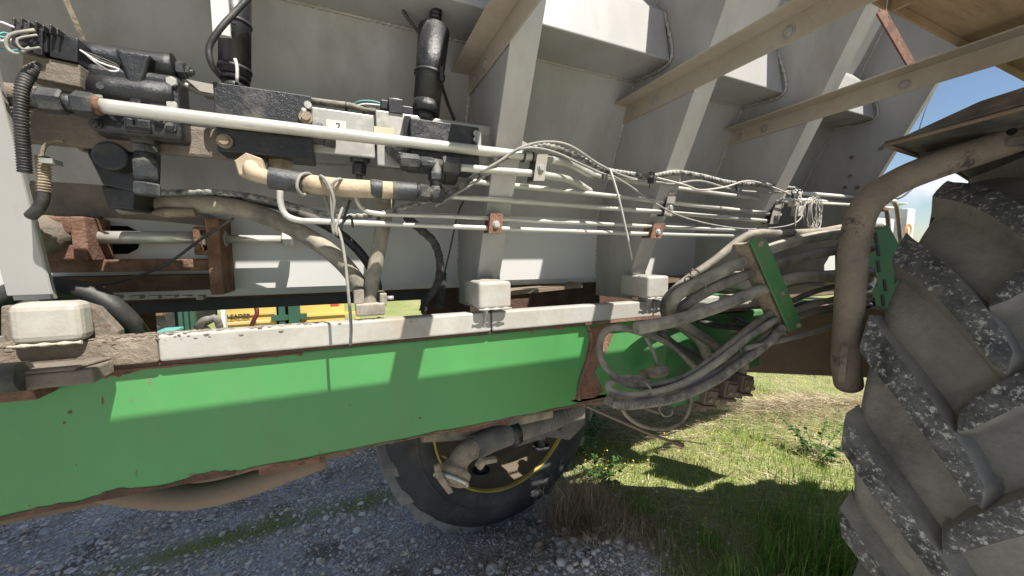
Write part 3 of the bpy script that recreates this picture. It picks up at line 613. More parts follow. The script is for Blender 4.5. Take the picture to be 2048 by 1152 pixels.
mb = MB(); mb.prism([P(748, 252, 1.0585), P(788, 256, 1.0585), P(788, 270, 1.0585), P(748, 266, 1.0585)], (0, .001, 0)); obj('sticker', mb, M['stickery'], mr)
def text(body, loc, size, m_, par, rotz=0, ext=.0002, name='lettering', scl=(1, 1, 1)):
    c = bpy.data.curves.new(name, 'FONT'); c.body = body; c.size = size; c.offset = size*.02; c.extrude = ext; c.materials.append(m_)
    o = bpy.data.objects.new(name, c); S.collection.objects.link(o); o.parent = par; o.location = Vector(loc)-wloc(par); o.rotation_euler = (math.pi/2, 0, rotz); o.scale = scl
    bpy.context.view_layer.update(); me = bpy.data.meshes.new_from_object(o); me.name = name; n_ = bpy.data.objects.new(name, me); S.collection.objects.link(n_)
    n_.parent = par; n_.location = o.location; n_.rotation_euler = o.rotation_euler; n_.scale = o.scale; bpy.data.objects.remove(o); return n_
text('2', P(672, 258, 1.0582), .022, M['ink'], st)

def tp(px, py, Y): return P(px, py, Y)
# ---- left cast valve
v1 = root('cast_hydraulic_valve', 'black cast iron hydraulic valve with humped top and wiring plug at left', 'hydraulic valve', P(265, 262, 1.06))
def bx(mb, ax, ay, bx_, by, Y0, Y1):                    # box whose front face spans the two pixels
    p = P(ax, ay, Y0); q = P(bx_, by, Y0); mb.box((min(p.x, q.x), Y0, min(p.z, q.z)), (max(p.x, q.x), Y1, max(p.z, q.z)))
mb = MB(); bx(mb, 178, 262, 356, 150, 1.036, 1.10); obj('valve_body', mb, M['black'], v1, bev=.012, seg=4)
mb = MB(); ya = 1.085
mb.tube([P(150, 112, ya), P(300, 133, ya), P(352, 138, ya)], .030, 20, .05); mb.tube([P(172, 178, 1.055), P(355, 196, 1.055)], .03, 20, .05); obj('spool_bore', mb, M['black'], v1)
mb = MB(); mb.prism([P(227, 95, 1.03), P(302, 108, 1.03), P(285, 160, 1.03), P(282, 258, 1.03), P(258, 255, 1.03), P(252, 155, 1.03)], (0, .11, 0)); obj('centre_boss', mb, M['black'], v1, bev=.006, seg=3)
mb = MB(); p = P(355, 140, 1.085); q = P(372, 142, 1.085); mb.hexn(p, q, .019); mb.hexn(q, P(382, 144, 1.085), .012); mb.cyl(q, P(388, 146, 1.085), .006, n=10); obj('end_plug', mb, M['fitting'], v1)
for px, py in ((346, 212), (197, 192), (345, 165)):
    mb = MB(); p = P(px, py, 1.038); mb.hexn(p, p+Vector((0, -.008, 0)), .010); obj('bolt', mb, M['alu'], v1)
for px, py in ((192, 248), (342, 255), (205, 175), (240, 215), (320, 240)):
    mb = MB(); p = P(px, py, 1.034); mb.cyl(p, p+Vector((0, -.003, 0)), .010, n=14); mb.hexn(p, p+Vector((0, -.009, 0)), .0075); obj('bolt', mb, M['fitting'], v1)
mb = MB(); mb.prism([P(300, 205, 1.0355), P(335, 209, 1.0355), P(335, 228, 1.0355), P(300, 224, 1.0355)], (0, -.0012, 0)); obj('data_plate', mb, M['fitting'], v1)
mb = MB(); bx(mb, 250, 262, 300, 240, 1.03, 1.04); bx(mb, 192, 268, 362, 250, 1.05, 1.16); obj('valve_foot', mb, M['black'], v1, bev=.003)
# wiring plug and leads
wp = root('wiring_connector', 'black multi pin wiring connector with teal and white wires at top left', 'connector', P(100, 110, 1.02))
mb = MB(); d0 = P(40, 80, 1.02); d1 = P(165, 108, 1.02); dv = (d1-d0)
Mx = Matrix.Translation(d0) @ dv.to_track_quat('X', 'Z').to_matrix().to_4x4(); Ld = dv.length
mb.box((.0, -.02, -.018), (Ld*.55, .03, .014), Mx); mb.box((Ld*.55, -.015, -.022), (Ld, .03, .022), Mx); mb.box((Ld*.08, -.026, .0), (Ld*.3, .0, .024), Mx); mb.box((Ld*.35, -.024, -.026), (Ld*.5, .0, .02), Mx)
for k in range(7): mb.box((Ld*(.08+.11*k), -.03, .014), (Ld*(.12+.11*k), .01, .026+.004*(k % 2)), Mx)
obj('plug_housing', mb, M['blackm'], wp, bev=.002)
mb = MB(); mb.box((Ld*.1, -.01, -.065), (Ld*1.02, .04, -.024), Mx); obj('plug_bracket', mb, M['caked'], wp, bev=.002)
for k in range(6):
    mb = MB(); q = d0+Vector((rnd(-.004, .01), rnd(-.02, .01), rnd(-.015, .01))); mb.tube([q+Vector((.01, 0, 0)), q+Vector((-.03, 0, .006*k-.014)), P(-40, 48+k*9, 1.0)], .0017, 6, .02); obj('wire', mb, M['teal'] if k % 2 else M['wirew'], wp)
for k in range(3):
    mb = MB(); mb.tube([P(160, 100, .99-.004*k), P(200, 115+5*k, .98), P(238, 132+3*k, .985), P(222, 138+2*k, .985), P(190, 112+6*k, .99), P(167, 104, .99)], .0014, 6, .01); obj('wire', mb, M['hoseb'] if k < 2 else M['wirew'], wp)
mb = MB(); mb.tube([P(70, 60, .99), P(20, 70, .985), P(14, 95, .985), P(35, 108, .985), P(60, 95, .99)], .003, 6, .01); mb.tube([P(75, 70, .99), P(35, 78, .98), P(45, 98, .98), P(80, 95, .98)], .002, 6, .01); obj('wire', mb, M['wire'], wp)
# lower shaded block with elbow
v1b = root('lower_valve_block', 'dark shaded valve block with hex elbow hanging below the cast valve', 'hydraulic valve', P(220, 400, 1.15))
mb = MB(); mb.prism([P(165, 268, 1.12), P(275, 275, 1.12), P(272, 385, 1.12), P(205, 370, 1.12), P(175, 310, 1.12)], (0, .12, 0)); mb.prism([P(200, 370, 1.13), P(270, 380, 1.13), P(268, 420, 1.13), P(215, 416, 1.13)], (0, .1, 0)); mb.cyl(P(240, 320, 1.12), P(240, 320, 1.12)+Vector((0, -.04, 0)), .03, n=18); obj('valve_body', mb, M['blackm'], v1b, bev=.004)
mb = MB(); a = P(290, 275, 1.07); mb.cyl(a, P(292, 300, 1.07), .023, n=16); mb.hexn(P(290, 290, 1.06), P(291, 308, 1.06), .0225); mb.hexn(P(291, 318, 1.05), P(293, 360, 1.05), .0215); mb.hexn(P(295, 366, 1.05), P(295, 392, 1.05), .0235); mb.cyl(P(291, 308, 1.055), P(294, 370, 1.055), .018, n=16); obj('hex_elbow', mb, M['fitting'], v1b)
mb = MB(); mb.prism([P(128, 275, 1.1), P(165, 270, 1.1), P(165, 300, 1.1), P(158, 302, 1.1), P(150, 292, 1.1), P(130, 288, 1.1)], (0, .05, 0)); obj('end_plug', mb, M['tanm'], v1b, bev=.003)
# ---- middle block valve
v2 = root('block_valve_with_labelled_coil', 'square black valve block with white labelled tall coil above it', 'hydraulic valve', P(525, 300, 1.04))
mb = MB(); bx(mb, 435, 302, 621, 192, 1.02, 1.10)
for v in mb.b.verts: pass
obj('valve_body', mb, M['black'], v2, bev=.002)
mb = MB(); Yc = 1.075
mb.cyl(P(470, 190, Yc), P(470, 162, Yc), .025, n=24); mb.cyl(P(470, 164, Yc), P(470, 152, Yc), .029, n=24); mb.cyl(P(470, 154, Yc), P(470, -60, Yc), .031, n=28); mb.cyl(P(470, 143, Yc), P(470, 136, Yc), .0335, n=28); obj('coil', mb, M['blackm'], v2)
mb = MB(); pp = P(470, 60, Yc); 
for a0, a1 in ((math.radians(100), math.radians(150)),):
    lo = P(470, 66, Yc); mb.lathe(lo, (0,0,1), [(.0386, 0), (.0386, .2)], 8, 0, 1)
mb.b.clear() if hasattr(mb.b, 'clear') else None
mb = MB(); bx(mb, 425, 66, 452, -60, 1.035, 1.05); obj('coil_label', mb, M['sticker'], v2, bev=.001)
mb = MB(); mb.tube([P(512, -20, 1.02), P(470, 25, 1.01), P(440, 58, 1.0), P(418, 95, 1.0), P(424, 130, 1.0), P(440, 152, 1.03)], .0062, 10, .015); obj('coil_cable', mb, M['hoseb'], v2)
mb = MB(); mb.lathe(P(470, 48, Yc), (0,0,1), [(.031, -.003), (.033, -.003), (.033, .003), (.031, .003)], 28); mb.box(P(462, 42, 1.03), P(472, 50, 1.036)); obj('cable_tie', mb, M['hoseb'], v2)
mb = MB(); mb.tube([P(470, 118, 1.043), P(474, 135, 1.041), P(474, 165, 1.045)], .0035, 8, .02); obj('paint_mark', mb, M['sticker'], v2)
for px, py in ((612, 235), (450, 283)):
    mb = MB(); p = P(px, py, 1.018); mb.cyl(p, p+Vector((0, -.004, 0)), .015, n=16); mb.cyl(p+Vector((0, -.004, 0)), p+Vector((0, -.011, 0)), .010, .009, 14); obj('bolt', mb, M['tanm'], v2)
mb = MB(); mb.hexn(P(620, 268, 1.06), P(648, 270, 1.06), .028, .5); mb.hexn(P(648, 280, 1.06), P(672, 284, 1.06), .018, .5); obj('side_port', mb, M['fitting'], v2)
for px in (505, 560):
    mb = MB(); mb.cyl(P(px, 300, 1.07), P(px, 312, 1.07), .030, n=18); mb.hexn(P(px, 311, 1.07), P(px, 340, 1.07), .028); obj('bottom_port', mb, M['tanm'], v2)
mb = MB(); p = P(608, 228, 1.015); mb.cyl(p, p+Vector((0,0,.012)), .006, n=10); p = P(618, 218, 1.04); mb.cyl(p, p+Vector((0,-.03,0)), .008, n=10); obj('grease_nipple', mb, M['alu'], v2)
# ---- right block valve
v3 = root('block_valve_with_tall_solenoid', 'black valve block carrying tall black cylinder with ribbed cable stem', 'hydraulic valve', P(880, 325, 1.04))
mb = MB(); bx(mb, 823, 332, 958, 255, 1.02, 1.11); obj('valve_body', mb, M['black'], v3, bev=.002)
mb = MB(); bx(mb, 812, 330, 822, 232, 1.04, 1.12); obj('end_plate', mb, M['blackm'], v3, bev=.001)
Yc = 1.085; a = P(850, 245, Yc); b = P(869, 55, Yc); ax = (b-a)
def on(t): return a+ax*t
mb = MB(); mb.cyl(on(0), on(.12), .026, .028, 22); mb.cyl(on(.09), on(.21), .037, n=26); mb.cyl(on(.205), on(.97), .0365, .043, 30); mb.cyl(on(.97), on(1.0), .043, .038, 30); obj('solenoid_can', mb, M['black'], v3)
mb = MB(); mb.tube([on(.985), on(1.0), on(1.04), on(1.55)], .013, 14, .003, rf=lambda s, an: 1.15+.16*(1 if (s*95) % 1 < .5 else -.6)); obj('ribbed_stem', mb, M['blackm'], v3)
mb = MB(); mb.lathe(on(.50), ax, [(.041, -.0035), (.043, -.0035), (.043, .0035), (.041, .0035)], 28); mb.box(on(.5)+Vector((.018, -.05, -.03)), on(.5)+Vector((.026, -.038, .006))); obj('cable_tie', mb, M['hoseb'], v3)
mb = MB(); mb.tube([P(800, -20, 1.12), P(808, 25, 1.12), P(838, 66, 1.14), P(870, 130, 1.15), P(893, 200, 1.14), P(908, 238, 1.10)], .005, 10, .015); obj('solenoid_cable', mb, M['hoseb'], v3)
for px, py in ((951, 268), (951, 280)):
    mb = MB(); p = P(px, py, 1.016); mb.cyl(p, p+Vector((0, -.008, 0)), .008, n=12); obj('bolt', mb, M['alu'], v3)
mb = MB(); bx(mb, 955, 300, 962, 264, 1.0, 1.08); obj('end_plate', mb, M['alu'], v3)
# plug and lead between the valves
cl = root('valve_lead', 'dusty cable with black plug running between middle and right valves', 'cable', P(700, 215, 1.1))
mb = MB(); mb.tube([P(622, 202, 1.12), P(670, 208, 1.11), P(700, 212, 1.10), P(735, 220, 1.10), P(752, 222, 1.1)], .0085, 10, .01); obj('sheath', mb, M['loom'], cl)
mb = MB(); mb.tube([P(705, 210, 1.1), P(720, 202, 1.09), P(745, 202, 1.09), P(765, 208, 1.09)], .002, 6, .01); obj('wire', mb, M['teal'], cl)
mb = MB(); mb.tube([P(705, 213, 1.1), P(730, 208, 1.09), P(765, 211, 1.09)], .002, 6, .01); obj('wire', mb, M['wirew'], cl)
mb = MB(); bx(mb, 762, 216, 778, 201, 1.07, 1.10); bx(mb, 778, 224, 806, 199, 1.06, 1.10); bx(mb, 805, 226, 826, 214, 1.07, 1.10); bx(mb, 786, 203, 800, 197, 1.07, 1.09); obj('plug', mb, M['blackm'], cl, bev=.002)
mb = MB()
for px in (693, 728): mb.lathe(P(px, 213+(px-693)*.2, 1.105), (1, 0, -.1), [(.009, -.003), (.012, -.003), (.012, .003), (.009, .003)], 14)
obj('cable_tie', mb, M['hoseb'], cl)
mb = MB(); mb.tube([P(362, 165, 1.09), P(395, 182, 1.09), P(435, 188, 1.08)], .007, 10, .01); mb.prism([P(372, 158, 1.07), P(432, 170, 1.07), P(432, 188, 1.07), P(400, 182, 1.07)], (0, .05, 0)); tag(obj('shield_plate', mb, M['clamp'], None), 'small bright shield plate between cast valve and middle block', 'plate')

# ================================================================= STEEL TUBES
GT = 'plated steel hydraulic tubes running along the hopper'
def stube(pts, r, label, m_='zinc', grp=GT, n=14):
    mb = MB(); mb.tube(pts, r, n, .015); return tag(obj('steel_tube', mb, M[m_], None), label, 'tube', grp)
Yt = 1.0
mt = root('main_steel_tube', 'thick silver tube across the front of all three valves', 'tube', P(200, 212, Yt), GT)
mb = MB(); mb.tube([P(196, 211, Yt), P(400, 236, Yt), P(640, 264, Yt), P(1070, 314, Yt), P(1100, 318, Yt), P(1130, 324, 1.02), P(1155, 335, 1.05), P(1185, 352, 1.09)], .0138, 18, .02); obj('pipe', mb, M['zinc'], mt)
mb = MB(); mb.hexn(P(150, 207, Yt), P(193, 213, Yt), .0235, .2); mb.cyl(P(128, 204, Yt), P(153, 208, Yt), .015, n=16); obj('hex_fitting', mb, M['fitting'], mt)
mb = MB(); mb.hexn(P(80, 200, Yt), P(132, 205, Yt), .0225, .4); mb.cyl(P(75, 199, Yt), P(82, 200, Yt), .018, n=16); obj('hex_fitting', mb, M['fitting'], mt)
mb = MB(); mb.cyl(P(192, 211, Yt), P(204, 212.7, Yt), .019, .0155, 18); obj('tube_collar', mb, M['rust'], mt)
mb = MB()
for px in (1046, 1063): mb.lathe(P(px, 275+px*.0367, Yt), (1, 0, 0), [(.0135, -.0025), (.016, -.0025), (.016, .0025), (.0135, .0025)], 18)
obj('rubber_ring', mb, M['hoseb'], mt)
stube([P(916, 335, Yt), P(1065, 347, Yt), P(1100, 352, Yt), P(1130, 357, 1.02), P(1150, 364, 1.04), P(1180, 382, 1.09)], .0106, 'second thick tube leaving the black tee fitting below the main tube')
Y2 = 1.075
stube([P(935, 362, Y2), P(1120, 381, Y2), P(1330, 404, Y2), P(1560, 430, Y2)], .0085, 'thin tube second from top of the bank under the loom')
stube([P(900, 393, Y2), P(1120, 409, Y2), P(1330, 425, Y2), P(1545, 443, Y2)], .0085, 'thin tube just above the two rusty clamped tubes')
stube([P(712, 392, 1.09), P(716, 404, 1.09), P(727, 418, 1.09), P(760, 428, Y2), P(900, 433, Y2), P(1120, 444, Y2), P(1330, 454, Y2), P(1530, 463, Y2)], .0068, 'upper of two thin tubes held in the rusty clamps')
stube([P(560, 375, 1.06), P(561, 405, 1.06), P(572, 430, 1.06), P(600, 441, 1.06), P(650, 443, Y2), P(900, 453, Y2), P(1120, 462, Y2), P(1330, 469, Y2), P(1500, 473, Y2)], .0075, 'lowest thin tube bending up into the middle valve block', n=14)
stube([P(1160, 345, 1.10), P(1330, 373, 1.10), P(1560, 402, 1.10), P(1700, 410, 1.06)], .0085, 'top thin tube of the bank directly beneath the loom')
stube([P(1565, 384, 1.08), P(1640, 389, 1.08), P(1760, 399, 1.08), P(1790, 402, 1.08)], .009, 'pale tube passing behind the guard pipe near wire coil', 'zincp')
stube([P(1560, 398, 1.12), P(1640, 402, 1.12), P(1760, 414, 1.12), P(1785, 416, 1.12)], .008, 'lower pale tube passing behind the guard pipe', 'zincp')
stube([P(310, 303, 1.30), P(600, 325, 1.30), P(1000, 352, 1.30)], .004, 'very thin grey rod behind the valves across hopper wall', 'wire')
# clamps
GC = 'tube clamps fixed to the hopper ribs'
def clamp(cx, cy, w_, h_, Y, m_, label, tilt=0, bolt='alu', dep=.05):
    r_ = root('tube_clamp', label, 'clamp', P(cx, cy+h_, Y), GC); mb = MB()
    mb.prism([P(cx-w_+tilt, cy-h_, Y), P(cx+w_+tilt, cy-h_, Y), P(cx+w_-tilt, cy+h_, Y), P(cx-w_-tilt, cy+h_, Y)], (0, .004, 0)); obj('face_plate', mb, M[m_], r_, bev=.001)
    mb = MB(); mb.prism([P(cx-w_+tilt+1, cy-h_+2, Y+.005), P(cx+w_+tilt-1, cy-h_+2, Y+.005), P(cx+w_-tilt-1, cy+h_-2, Y+.005), P(cx-w_-tilt+1, cy+h_-2, Y+.005)], (0, dep, 0)); obj('clamp_block', mb, M['rustd'] if m_ == 'rust' else M['blackm'], r_, bev=.002)
    mb = MB(); p = P(cx, cy+2, Y); mb.hexn(p, p+Vector((0, -.008, 0)), .009); mb.cyl(p, p+Vector((0,-.002,0)), .012, n=14); obj('bolt', mb, M[bolt], r_)
clamp(1082, 334, 11, 28, .975, 'clamp', 'tall bright clamp holding the two thick tubes', 4, dep=.05)
clamp(992, 447, 13, 20, 1.05, 'rust', 'rusty clamp on the first rib holding two thin tubes', 2)
clamp(1316, 462, 11, 15, 1.05, 'rust', 'smaller rusty clamp on the second rib holding two thin tubes', 4)
clamp(1350, 373, 8, 16, 1.05, 'clamp', 'upper bright clamp of the pair on the second rib', 4)
clamp(1340, 413, 8, 20, 1.05, 'clamp', 'lower bright clamp of the pair on the second rib', 4)
clamp(1562, 398, 8, 18, 1.05, 'clamp', 'upper bright clamp on the third rib near wire coil', 4)
clamp(1552, 432, 8, 16, 1.05, 'clamp', 'lower bright clamp on the third rib', 4)

# tee of black fittings and the tan crimped hose
te = root('tee_fitting', 'cluster of black hex tee fittings left of second thick tube', 'pipe fitting', P(870, 400, 1.0))
Yf = 1.0
for (a, b, r, rt) in (((800, 322), (838, 325), .020, .3), ((840, 325), (868, 327), .016, 0), ((884, 330), (918, 334), .024, .4)):
    mb = MB(); mb.hexn(P(*a, Yf), P(*b, Yf), r, rt); obj('hex_nut', mb, M['fitting'], te)
mb = MB(); mb.cyl(P(835, 324, Yf), P(886, 331, Yf), .015, n=18); mb.cyl(P(872, 326, Yf), P(872, 392, Yf), .0155, n=18); obj('tee_body', mb, M['fitting'], te)
for a, b, r in (((872, 346), (872, 362), .021), ((872, 374), (872, 402), .023)):
    mb = MB(); mb.hexn(P(*a, Yf), P(*b, Yf), r); obj('hex_nut', mb, M['fitting'], te)
mb = MB(); mb.tube([P(812, 322, 1.0), P(797, 308, 1.03), P(785, 300, 1.06), P(770, 293, 1.10)], .017, 14, .01); mb.hexn(P(808, 316, 1.01), P(790, 302, 1.045), .022); mb.hexn(P(750, 290, 1.1), P(775, 295, 1.1), .016); obj('elbow', mb, M['fitting'], te)
mb = MB(); mb.hexn(P(885, 352, 1.08), P(912, 354, 1.08), .024, .3); mb.cyl(P(880, 352, 1.09), P(860, 350, 1.09), .02, n=14); obj('hex_nut', mb, M['blackm'], te)
dn = root('drop_fitting', 'short black stacked fitting pointing down below bright rail', 'pipe fitting', P(720, 355, 1.09))
mb = MB(); mb.cyl(P(722, 285, 1.1), P(721, 305, 1.1), .021, n=16); mb.hexn(P(721, 303, 1.1), P(720, 326, 1.1), .026); mb.hexn(P(719, 328, 1.1), P(718, 350, 1.1), .018); mb.cyl(P(718, 350, 1.1), P(718, 358, 1.1), .008, n=10); obj('fitting_body', mb, M['fitting'], dn)
th = root('crimped_hose', 'tan dust coated crimped hose hanging under the middle valve', 'hose', P(690, 390, .99))
mb = MB(); mb.tube([P(604, 366, .98), P(680, 375, .98), P(788, 381, .98)], .0212, 20, .02); obj('hose_body', mb, M['hosetan'], th)
mb = MB(); mb.cyl(P(538, 356, .98), P(606, 366, .98), .0238, n=20); obj('ferrule', mb, M['fitting'], th, bev=.001)
mb = MB(); mb.cyl(P(785, 381, .98), P(832, 384, .98), .0235, n=20); obj('ferrule', mb, M['fitting'], th, bev=.001)
mb = MB(); mb.lathe(P(752, 378, .98), (1, .0, -.05), [(.0212, -.014), (.0228, -.012), (.0228, .012), (.0212, .014)], 20); obj('band', mb, M['fitting'], th)
mb = MB(); mb.cyl(P(830, 384, .98), P(870, 388, .985), .019, .016, 16); mb.hexn(P(838, 385, .98), P(858, 387, .98), .0225); mb.hexn(P(862, 388, .985), P(885, 390, .99), .0215); obj('end_fitting', mb, M['fitting'], th)
mb = MB(); mb.tube([P(502, 332, 1.03), P(503, 336, 1.0), P(508, 346, .985), P(525, 352, .98), P(542, 357, .98)], .016, 14, .008); p = P(499, 332, 1.0); mb.hexn(p+Vector((0, .05, 0)), p, .030, .2); obj('elbow', mb, M['hosetan'], th)
# loops of thin cord round the hose
lp = root('looped_cord', 'grey cord looped over the tan hose with long tail hanging down', 'cord', P(700, 690, .96))
mb = MB(); mb.tube([P(606, 392, .955), P(594, 375, .945), P(600, 352, .95), P(618, 347, .97), P(628, 362, 1.0), P(618, 385, .99), P(606, 390, .96)], .0034, 8, .008); obj('loop', mb, M['wire'], lp)
mb = MB(); mb.tube([P(668, 470, .96), P(664, 440, .96), P(668, 400, .95), P(655, 365, .95), P(642, 352, .96), P(641, 362, 1.0), P(650, 395, 1.0), P(662, 430, .99), P(680, 468, .98), P(690, 520, .97), P(697, 590, .96), P(702, 650, .96), P(701, 690, .96)], .0036, 8, .01); obj('tail', mb, M['wire'], lp)
mb = MB(); mb.tube([P(688, 362, .99), P(678, 358, .95), P(664, 372, .95), P(663, 410, .955), P(667, 450, .96), P(675, 470, .965), P(672, 455, .97), P(690, 400, .99)], .0034, 8, .01); obj('loop', mb, M['wire'], lp)
mb = MB(); mb.tube([P(678, 455, 1.03), P(692, 438, 1.02), P(702, 433, 1.02), P(706, 455, 1.02)], .0032, 8, .01); mb.tube([P(680, 462, 1.0), P(700, 400, 1.0)], .003, 8, .01); obj('tail', mb, M['hoseb'], lp)

# ================================================================= LOOMS AND CABLES
def spiral(s, a): return 1.0+.16*(1 if math.sin(s*2*math.pi/.017-a) > 0 else -.35)
def corr(p): return lambda s, a: 1+.11*math.sin(s*2*math.pi/p)
def cable(name, pts, r, m_, label, cat, grp=None, rf=None, step=.012, n=10):
    mb = MB(); mb.tube(pts, r, n, step, rf=rf); return tag(obj(name, mb, M[m_] if isinstance(m_, str) else m_, None), label, cat, grp)
mspiral = mat('spiral wrapped loom', (.035, .035, .035), .55, 0, dust=(.45, .43, .38), dusta=.45, dscale=60, up=.4, bump=.4)
cable('cable_loom', [P(1050, 298, .98), P(1090, 292, .98), P(1130, 302, .99), P(1170, 322, 1.0), P(1210, 340, 1.01), P(1270, 350, 1.02), P(1310, 352, 1.02), P(1350, 345, 1.02), P(1400, 352, 1.02), P(1460, 366, 1.03), P(1520, 369, 1.04), P(1590, 378, 1.05)], .0088, mspiral, 'spiral wrapped black loom draped above the thin tubes', 'cable loom', rf=spiral, step=.003, n=12)
cable('cable_loom', [P(1055, 300, 1.0), P(1010, 316, 1.0), P(960, 345, 1.02), P(900, 385, 1.04), P(840, 405, 1.06), P(760, 428, 1.08), P(700, 432, 1.09), P(640, 425, 1.10), P(560, 405, 1.11), P(500, 392, 1.12), P(420, 384, 1.13), P(320, 386, 1.14)], .0066, mspiral, 'spiral wrapped loom sagging behind the tan hose', 'cable loom', rf=spiral, step=.003, n=12)
cable('thin_cable', [P(960, 345, .995), P(1000, 322, .985), P(1040, 296, .975), P(1090, 284, .975), P(1140, 292, .98), P(1200, 330, .99), P(1260, 356, 1.0), P(1340, 368, 1.01), P(1400, 362, 1.0), P(1470, 380, 1.01), P(1550, 385, 1.02), P(1600, 380, 1.03)], .0042, 'wire', 'highest grey cable arching over the spiral loom', 'cable', 'grey cables around the loom')
cable('thin_cable', [P(870, 412, 1.03), P(960, 358, 1.01), P(1020, 308, .985), P(1060, 296, .97), P(1110, 305, .975), P(1170, 332, .98), P(1220, 352, 1.0), P(1290, 362, 1.0), P(1330, 366, 1.0)], .0040, 'wire', 'grey cable crossing the clamp below the spiral loom', 'cable', 'grey cables around the loom')
cable('thin_cable', [P(1300, 352, 1.0), P(1370, 370, .99), P(1400, 380, .99), P(1450, 374, .99), P(1500, 362, 1.0), P(1560, 380, 1.01), P(1600, 400, 1.02)], .0034, 'wirel', 'pale cable swagging under the loom beyond second rib', 'cable', 'grey cables around the loom')
cable('thin_cable', [P(1215, 345, 1.0), P(1260, 372, .99), P(1300, 400, .98), P(1360, 432, .97), P(1440, 452, .97), P(1510, 458, .98), P(1580, 450, 1.0), P(1605, 430, 1.02), P(1600, 400, 1.03)], .003, 'wire', 'loose grey cable dipping across the lowest tubes', 'cable', 'grey cables around the loom')
cable('hanging_tie', [P(1220, 338, .985), P(1236, 390, .97), P(1250, 450, .97), P(1262, 505, .98), P(1264, 520, .985)], .0035, 'wirel', 'long straight cable tie tail hanging before the second rib', 'cable tie', step=.03, n=4)
for px, py, lb in ((1210, 343, 'black tie knotted on loom where the long tail hangs'), (1302, 352, 'black tie on loom left of the second rib'), (1478, 368, 'black tie on loom between second and third rib'), (1590, 382, 'black tie at the right end of the loom')):
    mb = MB(); mb.lathe(P(px, py, 1.01), (1, 0, -.15), [(.013, -.003), (.0155, -.003), (.0155, .003), (.013, .003)], 16); mb.box(P(px-4, py+14, .99), P(px+3, py+6, .997)); mb.tube([P(px, py+8, .99), P(px-4, py+24, .985)], .0015, 5, .01); tag(obj('cable_tie', mb, M['hoseb'], None), lb, 'cable tie', 'ties on the spiral loom')
# coil of spare wire
cw = root('wire_coil', 'loose coil of pale spare wire beside the guard pipe', 'wire coil', P(1635, 458, 1.0))
for k in range(9):
    c = P(1632+rnd(-6, 6), 425+rnd(-4, 4), 1.0); rx = rnd(.030, .052); rz = rnd(.058, .074); th_ = rnd(-.3, .5); pts_ = []
    for j in range(13):
        a = j/12*2*math.pi*.98; x = rx*math.cos(a); z = rz*math.sin(a); pts_.append(c+Vector((x*math.cos(th_)-z*math.sin(th_)*.4, .01*math.sin(a+k)+.002*k, z+x*math.sin(th_)*.4)))
    mb = MB(); mb.tube(pts_, .0017, 6, .006); obj('strand', mb, M['wirel'], cw)
cable('thin_cable', [P(1590, 378, 1.02), P(1602, 395, 1.0), P(1592, 420, 1.0), P(1590, 455, 1.0)], .003, 'wirel', 'pale cable dropping straight down left of wire coil', 'cable')
jb = root('cable_plug', 'small grey plug and tangled wire ends at loom end', 'connector', P(1605, 430, 1.03))
mb = MB(); bx(mb, 1596, 432, 1610, 412, 1.02, 1.05); obj('plug_housing', mb, M['wirel'], jb, bev=.002)
mb = MB(); bx(mb, 1590, 412, 1600, 400, 1.0, 1.03); obj('plug_cap', mb, M['wirel'], jb, bev=.002)
for k in range(5):
    mb = MB(); a = P(1600+rnd(-20, 0), 385+rnd(-5, 15), 1.0); mb.tube([a, a+Vector((rnd(.0, .03), -.01, rnd(-.02, .02))), a+Vector((rnd(.03, .07), 0, rnd(-.03, .01))), a+Vector((rnd(.04, .08), 0, rnd(-.02, .02)))], .0015, 6, .006); obj('wire', mb, M['wirel'], jb)

# hoses at centre left
GH = 'hydraulic hoses below the valves'
cable('bent_hose', [P(240, 410, 1.25), P(350, 408, 1.24), P(450, 412, 1.23), P(530, 432, 1.22), P(610, 470, 1.2), P(670, 512, 1.18), P(712, 560, 1.17), P(735, 620, 1.17)], .0235, 'hosetan' if False else 'hose', 'wide bent hose sweeping from left down into hose clamp', 'hose', GH, n=16)
cable('bent_hose', [P(280, 395, 1.30), P(430, 392, 1.28), P(560, 412, 1.26), P(660, 455, 1.24), P(720, 505, 1.24), P(752, 560, 1.24), P(757, 620, 1.24)], .014, 'hoseb', 'thinner dark hose behind the wide bent hose', 'hose', GH, n=12)
hz = root('printed_hose', 'straight black hose standing upright in the hose clamp', 'hose', P(738, 615, 1.13), GH)
mb = MB(); mb.tube([P(775, 398, 1.13), P(768, 440, 1.13), P(755, 510, 1.13), P(742, 580, 1.13), P(738, 620, 1.13)], .0205, 16, .02); obj('hose_body', mb, M['hose'], hz)
mb = MB(); mb.hexn(P(776, 388, 1.13), P(773, 412, 1.13), .02); mb.hexn(P(768, 425, 1.13), P(766, 452, 1.13), .021); obj('end_fitting', mb, M['fitting'], hz)
hcl = root('hose_clamp_block', 'dusty block clamping the hoses above the cream sill', 'clamp', P(742, 634, 1.1))
mb = MB(); bx(mb, 712, 634, 770, 606, 1.09, 1.20); bx(mb, 708, 610, 728, 578, 1.10, 1.2); bx(mb, 760, 612, 774, 586, 1.10, 1.2); obj('clamp_block', mb, M['hose'], hcl, bev=.004)
mb = MB(); p = P(774, 596, 1.11); mb.cyl(p, p+Vector((.018, 0, 0)), .006, n=10); obj('bolt', mb, M['alu'], hcl)
cable('wrapped_cable', [P(812, 432, 1.16), P(840, 458, 1.18), P(868, 485, 1.2), P(880, 525, 1.22), P(874, 570, 1.22), P(852, 600, 1.22), P(846, 622, 1.22)], .0125, 'rope', 'fabric wrapped cable curving down before the first rib', 'cable', 'fabric wrapped cables', rf=lambda s, a: 1+.1*math.sin(s*500+a)+.06*math.sin(s*190), step=.005)
